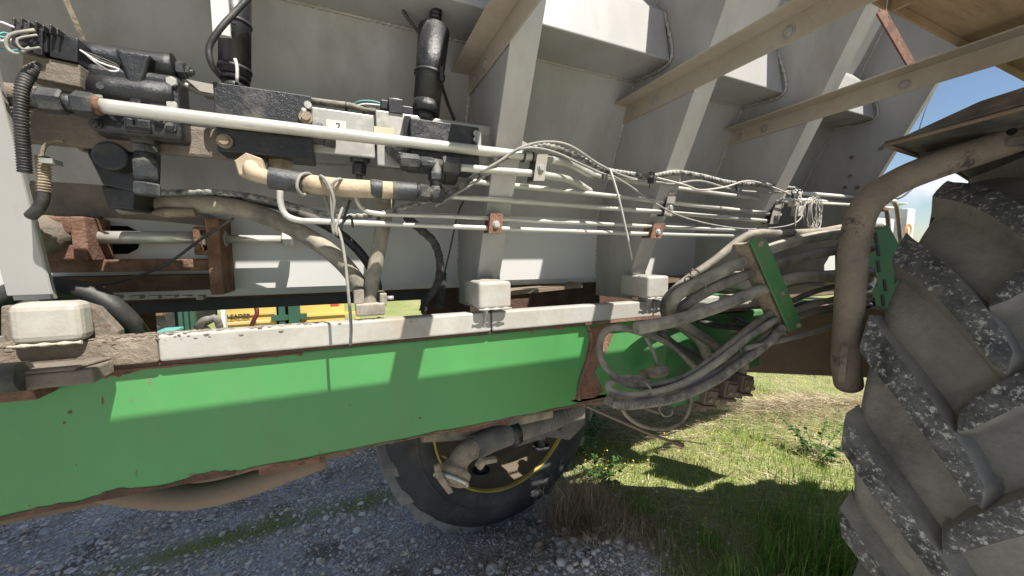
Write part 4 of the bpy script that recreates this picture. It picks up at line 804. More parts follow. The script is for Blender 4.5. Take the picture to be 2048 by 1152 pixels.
cable('wrapped_cable', [P(886, 545, 1.25), P(884, 580, 1.25), P(878, 618, 1.24)], .0125, 'rope', 'short fabric wrapped cable end next to curving one', 'cable', 'fabric wrapped cables', rf=lambda s, a: 1+.1*math.sin(s*500+a), step=.005)
cable('thin_cable', [P(930, 395, 1.2), P(915, 430, 1.2), P(900, 500, 1.25), P(885, 560, 1.3)], .003, 'hoseb', 'thin black cable running down the first rib web', 'cable')
# far left conduits
cable('corrugated_conduit', [P(88, 132, 1.02), P(62, 145, 1.01), P(46, 175, 1.0), P(42, 230, 1.0), P(46, 290, 1.01), P(50, 345, 1.02)], .0095, 'hoseb', 'corrugated black conduit bending down beside the left strut', 'conduit', 'corrugated conduits', rf=corr(.0052), step=.0014, n=14)
sc_ = root('spring_wrapped_hose', 'small bent hose with spring guard at far left', 'hose', P(75, 440, 1.04))
mb = MB(); mb.tube([P(128, 282, 1.05), P(108, 282, 1.05), P(90, 292, 1.05), P(84, 310, 1.05), P(83, 325, 1.05)], .0033, 10, .008); obj('lead', mb, M['tanm'], sc_)
mb = MB(); mb.tube([P(83, 312, 1.05), P(87, 345, 1.05), P(87, 385, 1.05)], .0098, 14, .0014, rf=lambda s, a: 1+.16*math.sin(s*2*math.pi/.0055)); obj('spring_guard', mb, M['tanm'], sc_)
mb = MB(); mb.tube([P(87, 380, 1.05), P(85, 400, 1.05), P(76, 418, 1.05), P(62, 432, 1.06)], .0098, 12, .01); obj('hose_body', mb, M['hoseb'], sc_)
mb = MB(); bx(mb, 78, 325, 104, 317, 1.03, 1.06); obj('cable_tie', mb, M['alu'], sc_)
GL = 'black hoses passing under the hopper at left'
cable('black_hose', [P(-60, 640, 1.2), P(-5, 600, 1.2), P(60, 575, 1.2), P(130, 575, 1.2), P(190, 590, 1.2), P(235, 620, 1.2), P(268, 655, 1.22), P(290, 690, 1.25)], .0225, 'hoseb', 'front black hose arching behind the left foot block', 'hose', GL, n=14)
cable('black_hose', [P(90, 590, 1.26), P(160, 592, 1.26), P(215, 612, 1.26), P(245, 645, 1.27), P(262, 680, 1.3)], .0225, 'hoseb', 'second black hose tucked under the front arching one', 'hose', GL, n=14)

# ================================================================= ADJUSTER ROD
ad = root('conveyor_adjuster', 'long threaded rod with hex nuts through flaking rusty brackets', 'adjuster', P(300, 590, 1.36))
Yr = 1.355
mb = MB(); mb.cyl(P(160, 475, Yr), P(392, 475, Yr), .0172, n=20); mb.cyl(P(390, 475, Yr), P(455, 478, Yr), .0122, n=18); mb.cyl(P(452, 478, Yr), P(570, 479, Yr), .0122, n=18); obj('rod', mb, M['zinc'], ad)
mb = MB(); mb.hexn(P(434, 477, Yr), P(453, 478, Yr), .027, .3); obj('hex_nut', mb, M['alu'], ad)
mb = MB(); mb.hexn(P(565, 479, Yr), P(585, 479, Yr), .026, .5); obj('hex_nut', mb, M['alu'], ad)
mb = MB(); mb.hexn(P(403, 476, Yr), P(418, 477, Yr), .026, .3); obj('hex_nut', mb, M['clamp'], ad)
mb = MB(); bx(mb, 421, 590, 437, 436, 1.30, 1.419); obj('rust_plate', mb, M['rust'], ad, bev=.003)
mb = MB(); bx(mb, 388, 506, 398, 455, 1.32, 1.41); bx(mb, 388, 460, 424, 454, 1.32, 1.41); bx(mb, 388, 510, 424, 500, 1.32, 1.41); obj('rust_bracket', mb, M['rust'], ad, bev=.003)
mb = MB(); bx(mb, 62, 465, 165, 434, 1.30, 1.419); bx(mb, 62, 522, 165, 490, 1.31, 1.419); bx(mb, 147, 523, 168, 433, 1.296, 1.41); bx(mb, 100, 500, 160, 460, 1.33, 1.41); obj('end_mount', mb, M['rust'], ad, bev=.004)
mb = MB(); c = P(82, 470, 1.30); mb.lathe(c, (0, 1, 0), [(.0, -.03), (.02, -.03), (.028, -.02), (.036, -.02), (.045, -.005), (.05, .02)], 20, f=lambda t, h, r: .003*math.sin(t*9)); obj('bearing_cap', mb, M['caked'], ad)
mb = MB(); bx(mb, 90, 546, 425, 518, 1.36, 1.419); obj('rust_ledge', mb, M['rust'], ad, bev=.004)
mb = MB(); bx(mb, 90, 590, 425, 548, 1.385, 1.419); p = P(376, 559, 1.385); mb.cyl(p, p+Vector((0, -.008, 0)), .009, .006, 12); obj('dark_cover', mb, M['rustd'], ad, bev=.003)
mb = MB()
for k in range(9): mb.box(P(120+k*34, 598+rnd(-3, 3), 1.38), P(120+k*34+rnd(14, 30), 591, 1.38)+Vector((0, .03, 0)))
obj('mud_clod', mb, M['creamdirt'], ad, bev=.004)
cable('thin_rod', [P(466, 437, 1.20), P(400, 480, 1.24), P(330, 530, 1.27), P(250, 560, 1.28), P(186, 572, 1.3)], .0036, 'hoseb', 'thin dark rod crossing diagonally before the threaded rod', 'rod')
mb = MB(); p = P(302, 425, 1.22); q = P(392, 425, 1.22); mb.cyl(p.lerp(q, .0), p.lerp(q, .3), .004, .013, 12); mb.cyl(p.lerp(q, .3), q, .013, .012, 12); tag(obj('tan_nozzle', mb, M['tanm'], None, bev=.002), 'small tan nozzle tip pointing left above the rod', 'nozzle')

# ================================================================= RIGHT HOSE BUNDLE
GB = 'dusty hoses bundled through the green clamp plate'
B = []
def bh(pts, r, m_, label, rf=None, step=.012): return cable('bundle_hose', [P(*p) for p in pts], r, m_, label, 'hose', GB, rf=rf, step=step, n=14)
bh([(1760, 452, .86), (1690, 455, .87), (1640, 463, .88), (1560, 467, .89), (1515, 466, .90), (1480, 480, .91), (1430, 520, .93), (1370, 562, .95), (1335, 595, .96), (1328, 622, .98), (1345, 645, 1.0), (1380, 660, 1.04)], .0145, 'hose2', 'uppermost dusty hose with black taped end of the bundle')
bh([(1740, 468, .82), (1680, 468, .84), (1610, 478, .86), (1530, 502, .88), (1440, 545, .90), (1370, 580, .92), (1345, 605, .94), (1345, 632, .98), (1368, 655, 1.02), (1405, 690, 1.06), (1420, 740, 1.05)], .0205, 'hose', 'second thick hose from top sweeping left through plate')
bh([(1740, 498, .82), (1680, 500, .84), (1600, 515, .86), (1520, 540, .88), (1430, 575, .90), (1370, 610, .93), (1352, 635, .97), (1390, 665, 1.02), (1440, 700, 1.05), (1470, 745, 1.05)], .0190, 'hose2', 'third thick hose below it in the same sweep')
bh([(1740, 548, .83), (1660, 553, .84), (1590, 556, .85), (1520, 580, .86), (1440, 612, .88), (1360, 638, .90), (1300, 652, .91), (1272, 657, .92)], .0212, 'hose', 'thick straight hose ending blunt over the green beam')
bh([(1740, 545, .86), (1660, 552, .862), (1600, 556, .863), (1545, 568, .87)], .0245, 'hoseblue', 'blue black hose stub right of the green plate')
bh([(1740, 560, .87), (1640, 580, .87), (1560, 615, .87), (1500, 655, .87), (1440, 705, .88), (1380, 748, .89), (1320, 768, .90), (1260, 770, .92), (1220, 745, .94), (1200, 710, .96), (1204, 672, .97), (1232, 655, .97), (1290, 668, .98), (1345, 692, 1.0), (1390, 735, 1.02)], .0112, 'hose2', 'slender hose curling in a wide loop on the beam')
bh([(1740, 590, .86), (1640, 605, .86), (1560, 635, .86), (1500, 672, .86), (1440, 720, .86), (1370, 765, .87), (1300, 787, .88), (1245, 790, .90), (1218, 778, .93), (1225, 762, .95), (1262, 756, .96), (1310, 770, .98)], .0125, 'hose', 'hose bent in a tight flat loop at the bundle bottom')
bh([(1565, 655, .84), (1525, 694, .84), (1475, 730, .84), (1425, 764, .845), (1355, 795, .85), (1295, 806, .86), (1240, 810, .87), (1214, 798, .91)], .0140, 'loom', 'ribbed conduit along the underside of the bundle', rf=lambda s, a: 1+.15*math.sin(s*2*math.pi/.0105), step=.0022)
bh([(1740, 600, .88), (1660, 615, .88), (1580, 640, .87), (1520, 682, .87), (1450, 735, .87), (1390, 765, .88), (1320, 785, .89), (1270, 792, .91)], .0125, 'hose', 'tan dusted hose just above the ribbed conduit')
bh([(1720, 640, .83), (1660, 655, .83), (1600, 672, .83), (1540, 686, .84), (1490, 697, .85)], .0095, 'hose', 'thin hose crossing in front of the brown axle arm')
bh([(1740, 610, .90), (1660, 620, .90), (1600, 632, .90), (1550, 645, .90)], .0115, 'hoseblue', 'short blue black hose low right of the green plate')
bh([(1740, 575, .90), (1660, 600, .90), (1600, 610, .90), (1530, 640, .90), (1470, 690, .91), (1400, 745, .92), (1350, 765, .93)], .0115, 'hoseb', 'dark hose hidden behind the lower bundle')
bh([(1470, 640, 1.05), (1520, 660, 1.05), (1430, 650, 1.08), (1395, 640, 1.1)], .013, 'hoseb', 'dark hose end by the green mount plate')
bh([(1320, 665, 1.0), (1350, 690, 1.0), (1400, 720, 1.0), (1425, 755, .99)], .014, 'hoseb', 'dark hose dropping to manifold inside the loop')
bh([(1290, 672, 1.02), (1300, 690, 1.02), (1312, 720, 1.0), (1318, 750, 1.0)], .007, 'hose', 'thinnest hose dropping behind the loop')
# ties round the bundle
for px, py, r, lb in ((1470, 700, .024, 'tie round lower bundle near the green plate'), (1430, 720, .022, 'tie round lower bundle at its middle'), (1290, 775, .026, 'tie round lower bundle near its loops'), (1390, 548, .018, 'small tie round top hose at its bend'), (1400, 565, .0225, 'band round second thick hose')):
    mb = MB(); mb.lathe(P(px, py, .875 if py > 600 else .915), (1, 0, .55), [(r, -.003), (r+.002, -.003), (r+.002, .003), (r, .003)], 20); tag(obj('cable_tie', mb, M['loom'], None), lb, 'cable tie', 'ties round the hose bundle')
# green clamp plate
gp = root('hose_clamp_plate', 'green steel strap plate bolted over the hose bundle', 'clamp plate', P(1590, 670, .83))
mb = MB(); Yp = .825
mb.prism([P(1502, 484, Yp), P(1506, 478, Yp), P(1524, 474, Yp), P(1534, 480, Yp), P(1607, 655, Yp), P(1580, 664, Yp)], (0, .007, 0)); obj('strap', mb, M['greend'], gp, bev=.002)
mb = MB(); mb.prism([P(1495, 488, .85), P(1504, 484, .85), P(1584, 664, .85), P(1574, 672, .85)], (0, .055, 0)); obj('rubber_block', mb, M['tanm'], gp, bev=.003)
for px, py in ((1520, 487), (1563, 588), (1596, 650)):
    mb = MB(); p = P(px, py, Yp-.001); mb.cyl(p, p+Vector((0, -.003, 0)), .012, n=16); mb.hexn(p, p+Vector((0, -.009, 0)), .008); obj('bolt', mb, M['tanm'], gp)
# manifold and lower pieces
mf = root('brake_manifold', 'mud brown row of three small valves under the hose bundle', 'manifold', P(1430, 810, 1.0))
for cx, cy in ((1408, 785), (1447, 772), (1480, 762)):
    c = P(cx, cy, 1.0); Mx = Matrix.Translation(c) @ Matrix.Rotation(math.radians(12), 4, 'Y') @ Matrix.Scale(1.55, 4)
    mb = MB(); mb.box((-.022, -.022, -.026), (.022, .024, .020), Mx); mb.box((-.026, -.026, -.034), (.026, .026, -.0265), Mx); mb.box((-.017, -.028, -.018), (.017, -.0225, .012), Mx); obj('valve', mb, M['brown'], mf, bev=.003)
    mb = MB(); mb.cyl(Mx @ Vector((0, 0, .019)), Mx @ Vector((-.002, 0, .036)), .019, n=14); mb.hexn(Mx @ Vector((-.002, 0, .035)), Mx @ Vector((-.003, 0, .050)), .024); mb.cyl(Mx @ Vector((-.003, 0, .049)), Mx @ Vector((-.006, 0, .068)), .017, n=14); obj('hose_fitting', mb, M['tanm'], mf)
    for u in (-.013, .013):
        mb = MB(); mb.hexn(Mx @ Vector((u, -.028, -.010)), Mx @ Vector((u, -.034, -.010)), .008); obj('bolt', mb, M['tanm'], mf)
    mb = MB(); mb.hexn(Mx @ Vector((0, 0, -.034)), Mx @ Vector((0, 0, -.046)), .021); obj('bottom_plug', mb, M['brown'], mf)
mb = MB(); mb.prism([P(1325, 800, .99), P(1395, 775, .99), P(1400, 800, .99), P(1345, 815, .99)], (0, .05, 0)); obj('bracket', mb, M['greend'], mf)
mb = MB(); mb.lathe(P(1307, 745, 1.0), (0, .5, 1), [(0, .02), (.045, .018), (.055, .008), (.055, -.012), (.04, -.02), (0, -.022)], 24); obj('diaphragm_disc', mb, M['tanm'], mf)
GR = 'loose ends hanging below the bundle'
cable('hanging_loop', [P(1238, 800, .98), P(1252, 830, .97), P(1285, 852, .96), P(1330, 858, .96), P(1368, 838, .97), P(1382, 800, .98), P(1372, 775, 1.0)], .0068, 'tanm', 'rope like loop hanging under the small valves', 'cable', GR, rf=lambda s, a: 1+.12*math.sin(s*420+a), step=.005)
cable('brake_rod', [P(1172, 812, 1.02), P(1240, 842, .98), P(1300, 868, .95), P(1352, 886, .93)], .0052, 'brown', 'long rusty rod sticking out low to the right', 'rod', GR)
mb = MB(); mb.hexn(P(1348, 884, .93), P(1366, 891, .93), .009); tag(obj('rod_end', mb, M['brown'], None), 'hex knob on the tip of the long rusty rod', 'rod end')
cable('brake_rod', [P(1238, 798, 1.0), P(1280, 812, .98), P(1318, 826, .97)], .006, 'brown', 'shorter rusty rod just above the long one', 'rod', GR)
cable('ring_clip', [P(1322, 810, .97), P(1318, 820, .97), P(1328, 832, .97), P(1343, 829, .97), P(1345, 815, .97)], .0032, 'tanm', 'small wire ring clip at the short rod tip', 'clip', GR)

# ================================================================= DRAIN PIPE
dp = root('drain_pipe', 'grey ribbed drain pipe with cam lock elbow under the beam', 'pipe', P(905, 975, 1.1))
mb = MB(); mb.tube([P(1155, 815, 1.30), P(1110, 837, 1.28), P(1060, 853, 1.24), P(1020, 866, 1.2)], .040, 18, .006, rf=lambda s, a: 1+.03*math.sin(s*300)); obj('suction_hose', mb, M['grey'], dp)
mb = MB(); mb.tube([P(1025, 864, 1.2), P(980, 880, 1.16), P(945, 897, 1.14)], .042, 20, .02); obj('sleeve', mb, M['grey'], dp)
mb = MB(); a = P(1032, 861, 1.2); b = P(1016, 868, 1.195); mb.cyl(a, b, .048, n=22); obj('black_band', mb, M['blackm'], dp)
mb = MB(); mb.tube([P(952, 894, 1.14), P(935, 903, 1.12), P(920, 918, 1.11), P(912, 940, 1.10)], .034, 18, .006); obj('elbow', mb, M['tanm'], dp)
mb = MB(); c = P(906, 948, 1.10); axv = (P(912, 935, 1.10)-P(903, 962, 1.08)).normalized(); mb.lathe(c, axv, [(.0, -.03), (.038, -.03), (.052, -.024), (.052, -.008), (.057, -.004), (.057, .012), (.045, .018), (.038, .03)], 28); obj('coupling', mb, M['tanm'], dp)
mb = MB(); mb.lathe(c, axv, [(.053, -.022), (.059, -.022), (.059, -.012), (.053, -.012)], 28); obj('coupling_ring', mb, M['band'], dp)
mb = MB(); mb.prism([P(868, 935, 1.05), P(880, 930, 1.05), P(888, 955, 1.05), P(908, 985, 1.05), P(897, 990, 1.05), P(876, 962, 1.05)], (0, .016, 0)); obj('cam_lever', mb, M['tanm'], dp, bev=.003)
mb = MB(); mb.prism([P(962, 922, 1.06), P(995, 918, 1.06), P(995, 925, 1.06), P(970, 930, 1.06)], (0, .02, 0)); mb.hexn(P(955, 935, 1.07), P(968, 918, 1.07), .016); obj('cam_lever', mb, M['tanm'], dp, bev=.002)
cable('tan_pipe', [P(845, 868, 1.2), P(900, 866, 1.2), P(960, 857, 1.2), P(1010, 842, 1.2), P(1100, 822, 1.2)], .027, 'tanm', 'dust covered tan pipe running just under the beam', 'pipe')
mb = MB(); mb.prism([P(985, 832, 1.14), P(1020, 838, 1.14), P(1018, 852, 1.14), P(990, 848, 1.14)], (0, .05, 0)); mb.cyl(P(990, 830, 1.13), P(1012, 845, 1.13), .006, n=8); tag(obj('rust_clip', mb, M['rust'], None, bev=.003), 'rusty pipe clip hanging from the beam underside', 'clip')

# ================================================================= NEAR WHEEL
WX, WY, WZ, R0 = 2.38, .335, 1.0, .95
nw = root('near_wheel', 'huge dusty tractor tyre with deep worn lugs close at right', 'wheel', (WX, WY, .0))
hw = .25
def crown(w_): return R0 + .0 - .035*(abs(w_)/hw)**2.4
mb = MB()
prof = [(crown(-hw), -hw)] + [(crown(w_), w_) for w_ in np.linspace(-hw*.92, hw*.92, 16)] + [(crown(hw), hw)]
side = [(R0-.06, hw+.012), (R0-.12, hw+.022), (R0-.2, hw+.02), (R0-.28, hw-.005), (R0-.33, hw-.03)]
prof = [(r, -h) for r, h in side[::-1]] + prof + side
mb.lathe((WX, WY, WZ), (0, 1, 0), prof, 120); obj('tyre', mb, M['tyre'], nw)
NL = 19; dth = 2*math.pi/NL
def lug_mesh(sgn):
    # bar running from the shoulder (w=hw) to just past the centre line
    m_ = MB(); rows = []; ns = 12
    for i in range(ns+1):
        t_ = i/ns; w_ = (hw+.014)*(1-t_) + (-.028)*t_
        th_ = -.36*(t_**.9)*1.0 + .03*math.sin(t_*3.1)                 # sweeps downwards towards the centre
        half = .042+.016*(1-t_)**1.5
        if i == ns: half *= .62
        rr = crown(min(w_, hw)) ; hh = .060*(1 if t_ < .93 else .92)
        row = []
        for (off, h_) in ((-half-.026, -.012), (-half-.010, hh*.45), (-half, hh-.002), (-half*.45, hh+.001), (half*.45, hh+.001), (half, hh-.002), (half+.010, hh*.45), (half+.026, -.012)):
            a_ = th_ + off/R0; rad = rr+h_ ; 
            row.append((a_, w_*sgn, rad))
        rows.append(row)
    # end slopes
    def ext(row, dw): return [(a_, w_+dw*sgn, crown(hw)-.05 if dw > 0 else R0-.012) for a_, w_, r_ in row]
    rows = [ext(rows[0], .014)] + rows + [ext(rows[-1], -.022)]
    vs = [[m_.b.verts.new(Vector((-rad*math.cos(a_), w_, rad*math.sin(a_)))) for a_, w_, rad in row] for row in rows]
    for i in range(len(vs)-1):
        for j in range(7): f = m_._f([vs[i][j], vs[i][j+1], vs[i+1][j+1], vs[i+1][j]], False); f.material_index = 0 if f is None else (1 if 2 <= j <= 4 and 1 <= i < len(vs)-2 else 0)
    m_._f(vs[0]); m_._f(vs[-1][::-1])
    bmesh.ops.recalc_face_normals(m_.b, faces=m_.b.faces); me = bpy.data.meshes.new('tread_lug'); m_.b.to_mesh(me); m_.b.free(); me.materials.append(M['tyre']); me.materials.append(M['lug']); 
    for p_ in me.polygons: p_.use_smooth = True
    return me
lmA, lmB = lug_mesh(1), lug_mesh(-1)
for k in range(NL):
    for me_, ph in ((lmA, 0.0), (lmB, .5)):
        o = bpy.data.objects.new('tread_lug', me_); S.collection.objects.link(o); o.parent = nw; o.location = (0, 0, WZ); o.rotation_euler = (0, (k+ph+.18)*dth, 0)
        b_ = o.modifiers.new('bevel', 'BEVEL'); b_.width = .005; b_.segments = 2; b_.limit_method = 'ANGLE'; b_.angle_limit = math.radians(38)
        wn = o.modifiers.new('normals', 'WEIGHTED_NORMAL'); wn.keep_sharp = False; wn.weight = 80
mb = MB(); mb.lathe((WX, WY, WZ), (0, 1, 0), [(R0-.32, .22), (R0-.35, .22), (R0-.36, .1), (R0-.5, .06), (.12, .06), (.12, .12), (0, .12)], 60); obj('rim', mb, M['yrim'], nw)

# ================================================================= FAR WHEEL
FX, FY, FZ, FR = .86, 1.97, .675, .78
fw = root('far_wheel', 'tractor wheel with yellow rim standing on ground behind the beam', 'wheel', (FX, FY, -.06)); 
axr = Vector((math.sin(math.radians(-9)), math.cos(math.radians(-9)), 0))
c0 = Vector((FX, FY, FZ))
mb = MB(); fp = [(.475, .03), (.49, -.005), (.53, -.02), (.60, -.03), (.66, -.02), (.695, .0), (.712, .04), (.712, .32), (.69, .36), (.6, .39), (.475, .35)]
mb.lathe(c0, axr, fp, 96, f=lambda t, h, r: (.003*math.sin(t*48) if r > .6 else 0)); mb.lathe(c0, axr, [(.575, -.028), (.58, -.034), (.588, -.034), (.593, -.029)], 96); obj('tyre', mb, M['tyre_shaded'], fw)
def lug2():
    m_ = MB(); vs = []
    for i in range(7):
        t_ = i/6; h_ = -.012*(1-t_)**3+.0+.21*t_; th_ = .24*t_; hh = .72+.035*min(1, t_*4+.35) if i else .665
        vs.append([m_.b.verts.new(Vector((-rad*math.cos(a_), h_, rad*math.sin(a_)))) for a_, rad in ((th_-.055, .695 if i else .66), (th_-.035, hh), (th_+.035, hh), (th_+.055, .695 if i else .66))])
    for i in range(6):
        for j in range(3): m_._f([vs[i][j], vs[i][j+1], vs[i+1][j+1], vs[i+1][j]])
    m_._f(vs[0]); m_._f(vs[-1]); bmesh.ops.recalc_face_normals(m_.b, faces=m_.b.faces); me = bpy.data.meshes.new('tread_lug'); m_.b.to_mesh(me); m_.b.free(); me.materials.append(M['tyre']); return me
l2 = lug2()
for k in range(24):
    o = bpy.data.objects.new('tread_lug', l2); S.collection.objects.link(o); o.parent = fw; o.location = c0-wloc(fw); o.rotation_mode = 'QUATERNION'
    o.rotation_quaternion = Vector((0,1,0)).rotation_difference(axr) @ Matrix.Rotation(k*2*math.pi/24, 3, 'Y').to_quaternion()
mb = MB(); mb.lathe(c0, axr, [(.494, .01), (.491, -.012), (.485, -.016), (.480, -.010), (.477, .01)], 96); obj('rim', mb, M['yrim'], fw)
mb = MB(); mb.lathe(c0, axr, [(.476, .012), (.470, .022), (.455, .07), (.44, .075), (.425, .13), (.40, .14), (.36, .16), (.34, .20), (.18, .20), (.16, .16), (.12, .15), (0, .15)], 72); obj('dish', mb, M['ydish'], fw)
for k in range(8):
    a_ = k*math.pi/4+.3; u_ = Vector((math.cos(a_)*axr.y, -math.cos(a_)*axr.x, math.sin(a_))); p = c0+u_*.13+axr*.15; mb = MB(); mb.hexn(p, p-axr*.025, .016); obj('wheel_nut', mb, M['caked'], fw)
for px, py in ((962, 942), (1082, 893)):
    mb = MB(); p = P(px, py, 1.92); mb.cyl(p, p+Vector((0,0,-.02)), .05, .04, 20); mb.cyl(p+Vector((0,0,.09)), p, .024, n=16); mb.lathe(p, (0,0,1), [(.052, -.004), (.052, .006)], 20); obj('clamp_foot', mb, M['dark'], fw)
# grey frame piece in front of the wheel top right
mb = MB(); mb.prism([P(1118, 830, 1.6), P(1172, 800, 1.6), P(1170, 850, 1.6), P(1140, 880, 1.6), P(1095, 875, 1.6), P(1030, 895, 1.6)], (0, .06, 0)); mb.cyl(P(1120, 862, 1.595), P(1120, 862, 1.55), .008, n=10); tag(obj('axle_bracket', mb, M['grey'], None, bev=.004), 'grey bracket plate between drain pipe and yellow rim', 'bracket')

# ================================================================= GUARD PIPE, FENDER
gd = root('guard_pipe', 'thick brown painted bent pipe curving over the near tyre', 'pipe', P(1700, 780, .66))
mb = MB(); mb.tube([P(2200, 215, .36), P(2048, 272, .42), P(1960, 302, .47), P(1870, 332, .53), P(1790, 366, .60), P(1735, 408, .64), P(1712, 470, .66), P(1702, 560, .66), P(1697, 640, .66), P(1693, 700, .66), P(1692, 730, .66), P(1697, 768, .67)], .0405, 22, .02, rf=lambda s, a: 1.0)
obj('pipe', mb, M['pipe'], gd)
mb = MB(); c = P(1694, 728, .62); pl_ = []
for k in range(24):
    a_ = k*math.pi/12; pl_.append(c+Vector((.031*math.cos(a_)*.93, .031*math.cos(a_)*.35-.0, .062*math.sin(a_))))
mb.prism(pl_, (.0, .02, 0)); obj('end_cap', mb, M['pipe'], gd, bev=.003)
mb = MB(); c = P(2022, 264, .39); mb.cyl(c, c+Vector((-.004, -.004, 0)), .009, n=14); obj('drain_hole', mb, M['hole'], gd)
fd = root('wheel_fender', 'black dusty fender tray above the near tyre', 'fender', P(1900, 330, .55))
A_ = V(1.55, .62, .340); B_ = V(1.56, -.25, .425); E_ = V(2.00, .62, .315); G_ = V(2.55, .62, .20); W_ = Vector((0, -.87, .085))
def strip(pts, ext, th, name):
    for k in range(len(pts)-1):
        m_ = MB(); a, b = pts[k], pts[k+1]; m_.prism([a, b, b+ext, a+ext], (0, 0, th)); obj(name, m_, M['fender'], fd)
strip([A_, E_, V(2.30, .62, .27)], W_, .006, 'tray')
mb = MB(); mb.prism([A_+Vector((-.003, 0, -.010)), B_+Vector((-.003, 0, -.010)), B_+Vector((.03, 0, .075)), A_+Vector((.06, -.17, .075)), A_+Vector((.02, -.03, .012))], (.005, 0, 0)); obj('front_lip', mb, M['fender'], fd, bev=.0015)
mb = MB(); mb.tube([A_+Vector((-.004, 0, -.008)), B_+Vector((-.004, 0, -.008))], .006, 8, .1); mb.tube([A_+Vector((-.002, 0, -.006)), E_+Vector((0, 0, -.006)), V(2.3, .62, .264)], .006, 8, .1); obj('rolled_edge', mb, M['brown'], fd)
mb = MB(); mb.box(V(1.72, -.1, .30), V(1.80, .60, .322)); obj('stiffener', mb, M['fender'], fd, bev=.002)
mb = MB(); mb.prism([V(1.95, .60, .31), V(2.3, .60, .268), V(2.3, .60, .252), V(2.08, .60, .285)], (0, -.8, 0)); obj('rear_panel', mb, M['fender'], fd, bev=.002)
cable('thin_cable', [P(1880, 120, 1.3), P(1868, 180, 1.3), P(1850, 222, 1.3), P(1835, 270, 1.3)], .003, 'hoseb', 'thin cable crossing the blue sky beside the hopper', 'cable')
cable('black_cable', [P(1740, 385, 1.2), P(1765, 396, 1.2), P(1800, 396, 1.2), P(1830, 372, 1.2), P(1862, 345, 1.2), P(1900, 320, 1.2)], .006, 'hoseb', 'black cable sagging across sky under the guard pipe', 'cable')
# slotted green plate behind the pipe, fender shade put into its dark colour
sg = root('slotted_green_plate', 'green slotted steel plate with fender shade in its colour between guard pipe and tyre', 'plate', P(1765, 620, .95))
mb = MB(); mb.prism([P(1735, 452, .98), P(1778, 450, .98), P(1800, 492, .98), P(1800, 640, .98), P(1735, 640, .98)], (0, .01, 0)); obj('plate', mb, mat('green plate with painted shade', (.006, .030, .013), .85, 0, dust=(.03, .026, .02), dusta=.3, dscale=9, spec=.1), sg, bev=.002)
for k, (px, py) in enumerate(((1752, 475), (1756, 500), (1757, 532), (1770, 570), (1766, 600), (1750, 560))):
    mb = MB(); mb.prism([P(px-4, py-11, .978), P(px+2, py-11, .978), P(px+5, py+11, .978), P(px-1, py+11, .978)], (0, .001, 0)); obj('slot', mb, M['hole'], sg)
mb = MB(); mb.prism([P(1715, 480, 1.06), P(1745, 470, 1.06), P(1748, 660, 1.06), P(1715, 660, 1.06)], (0, .1, 0)); mb.tube([P(1720, 540, .95), P(1745, 560, .93), P(1730, 600, .93), P(1750, 640, .95)], .014, 10, .01); mb.tube([P(1712, 580, .95), P(1738, 590, .93), P(1745, 620, .93), P(1730, 660, .95)], .012, 10, .01); obj('hose_nest', mb, M['rope'], sg)
ef = root('elbow_pipes', 'pair of rusty ended grey pipes bending down against the sky', 'pipe', P(1790, 490, 1.1), None)
mb = MB(); mb.tube([P(1762, 405, 1.12), P(1782, 402, 1.12), P(1792, 412, 1.12), P(1797, 440, 1.12), P(1802, 490, 1.12)], .011, 12, .01); mb.tube([P(1758, 418, 1.1), P(1770, 418, 1.1), P(1775, 430, 1.1), P(1778, 470, 1.1)], .011, 12, .01); obj('pipe', mb, M['tanm'], ef)
mb = MB()
for px, py in ((1768, 404), (1768, 418)): mb.hexn(P(px-6, py, 1.09), P(px+6, py+1, 1.09), .013)
obj('rusty_nut', mb, M['rust'], ef)
mb = MB()
for px, py in ((1757, 402), (1756, 417)): mb.hexn(P(px-4, py, 1.08), P(px+3, py, 1.08), .010)
obj('hex_nut', mb, M['alu'], ef)
mb = MB(); mb.box(P(1735, 421, 1.06), P(1745, 390, 1.07)); obj('bracket', mb, M['clamp'], ef)

# ================================================================= BACKGROUND MACHINES
ys = root('yellow_spreader', 'yellow box spreader with LEADER lettering parked beyond the machine', 'spreader', (-2.9, 8.1, 0))
Yb = 8.0
L0 = P(448, 640, Yb).x; L1_ = P(690, 640, Yb).x; zb = P(500, 700, Yb).z; ztp = H+.9
cuts = [L0, P(560, 640, Yb).x, P(592, 640, Yb).x, L1_]
mb = MB(); mb.box((L0, Yb, zb), (cuts[1]-.05, Yb+1.6, ztp)); mb.box((cuts[2]+.05, Yb, zb), (L1_, Yb+1.6, ztp)); mb.box((cuts[1]-.05, Yb+.15, zb), (cuts[2]+.05, Yb+1.6, ztp)); obj('body', mb, M['yellow'], ys, bev=.02)
mb = MB()
for zq in (627, 644):
    z_ = P(500, zq, Yb).z; mb.box((L0+.02, Yb-.03, z_-.03), (cuts[1]-.08, Yb-.001, z_+.01))
mb.box((cuts[2]+.15, Yb-.04, P(600, 634, Yb).z), (cuts[2]+.15+.9, Yb-.001, P(600, 629, Yb).z)); mb.box((cuts[2]+1.05, Yb-.04, zb), (cuts[2]+1.11, Yb-.001, P(600, 626, Yb).z)); obj('rib', mb, M['yellow'], ys)
text('LEADER', (P(455, 637, Yb).x, Yb-.035, P(455, 637, Yb).z), .105, M['ink'], ys, 0, .002, scl=(.95, 1, 1))
mb = MB(); mb.tube([(P(515, 610, Yb).x, Yb-.2, P(515, 605, Yb).z), (P(520, 620, Yb).x, Yb-.25, P(520, 622, Yb).z), (P(512, 640, Yb).x, Yb-.25, P(512, 640, Yb).z), (P(506, 655, Yb).x, Yb-.2, P(506, 658, Yb).z)], .035, 8, .1); obj('hose', mb, mat('dark red hose', (.08, .01, .012), .5), ys)
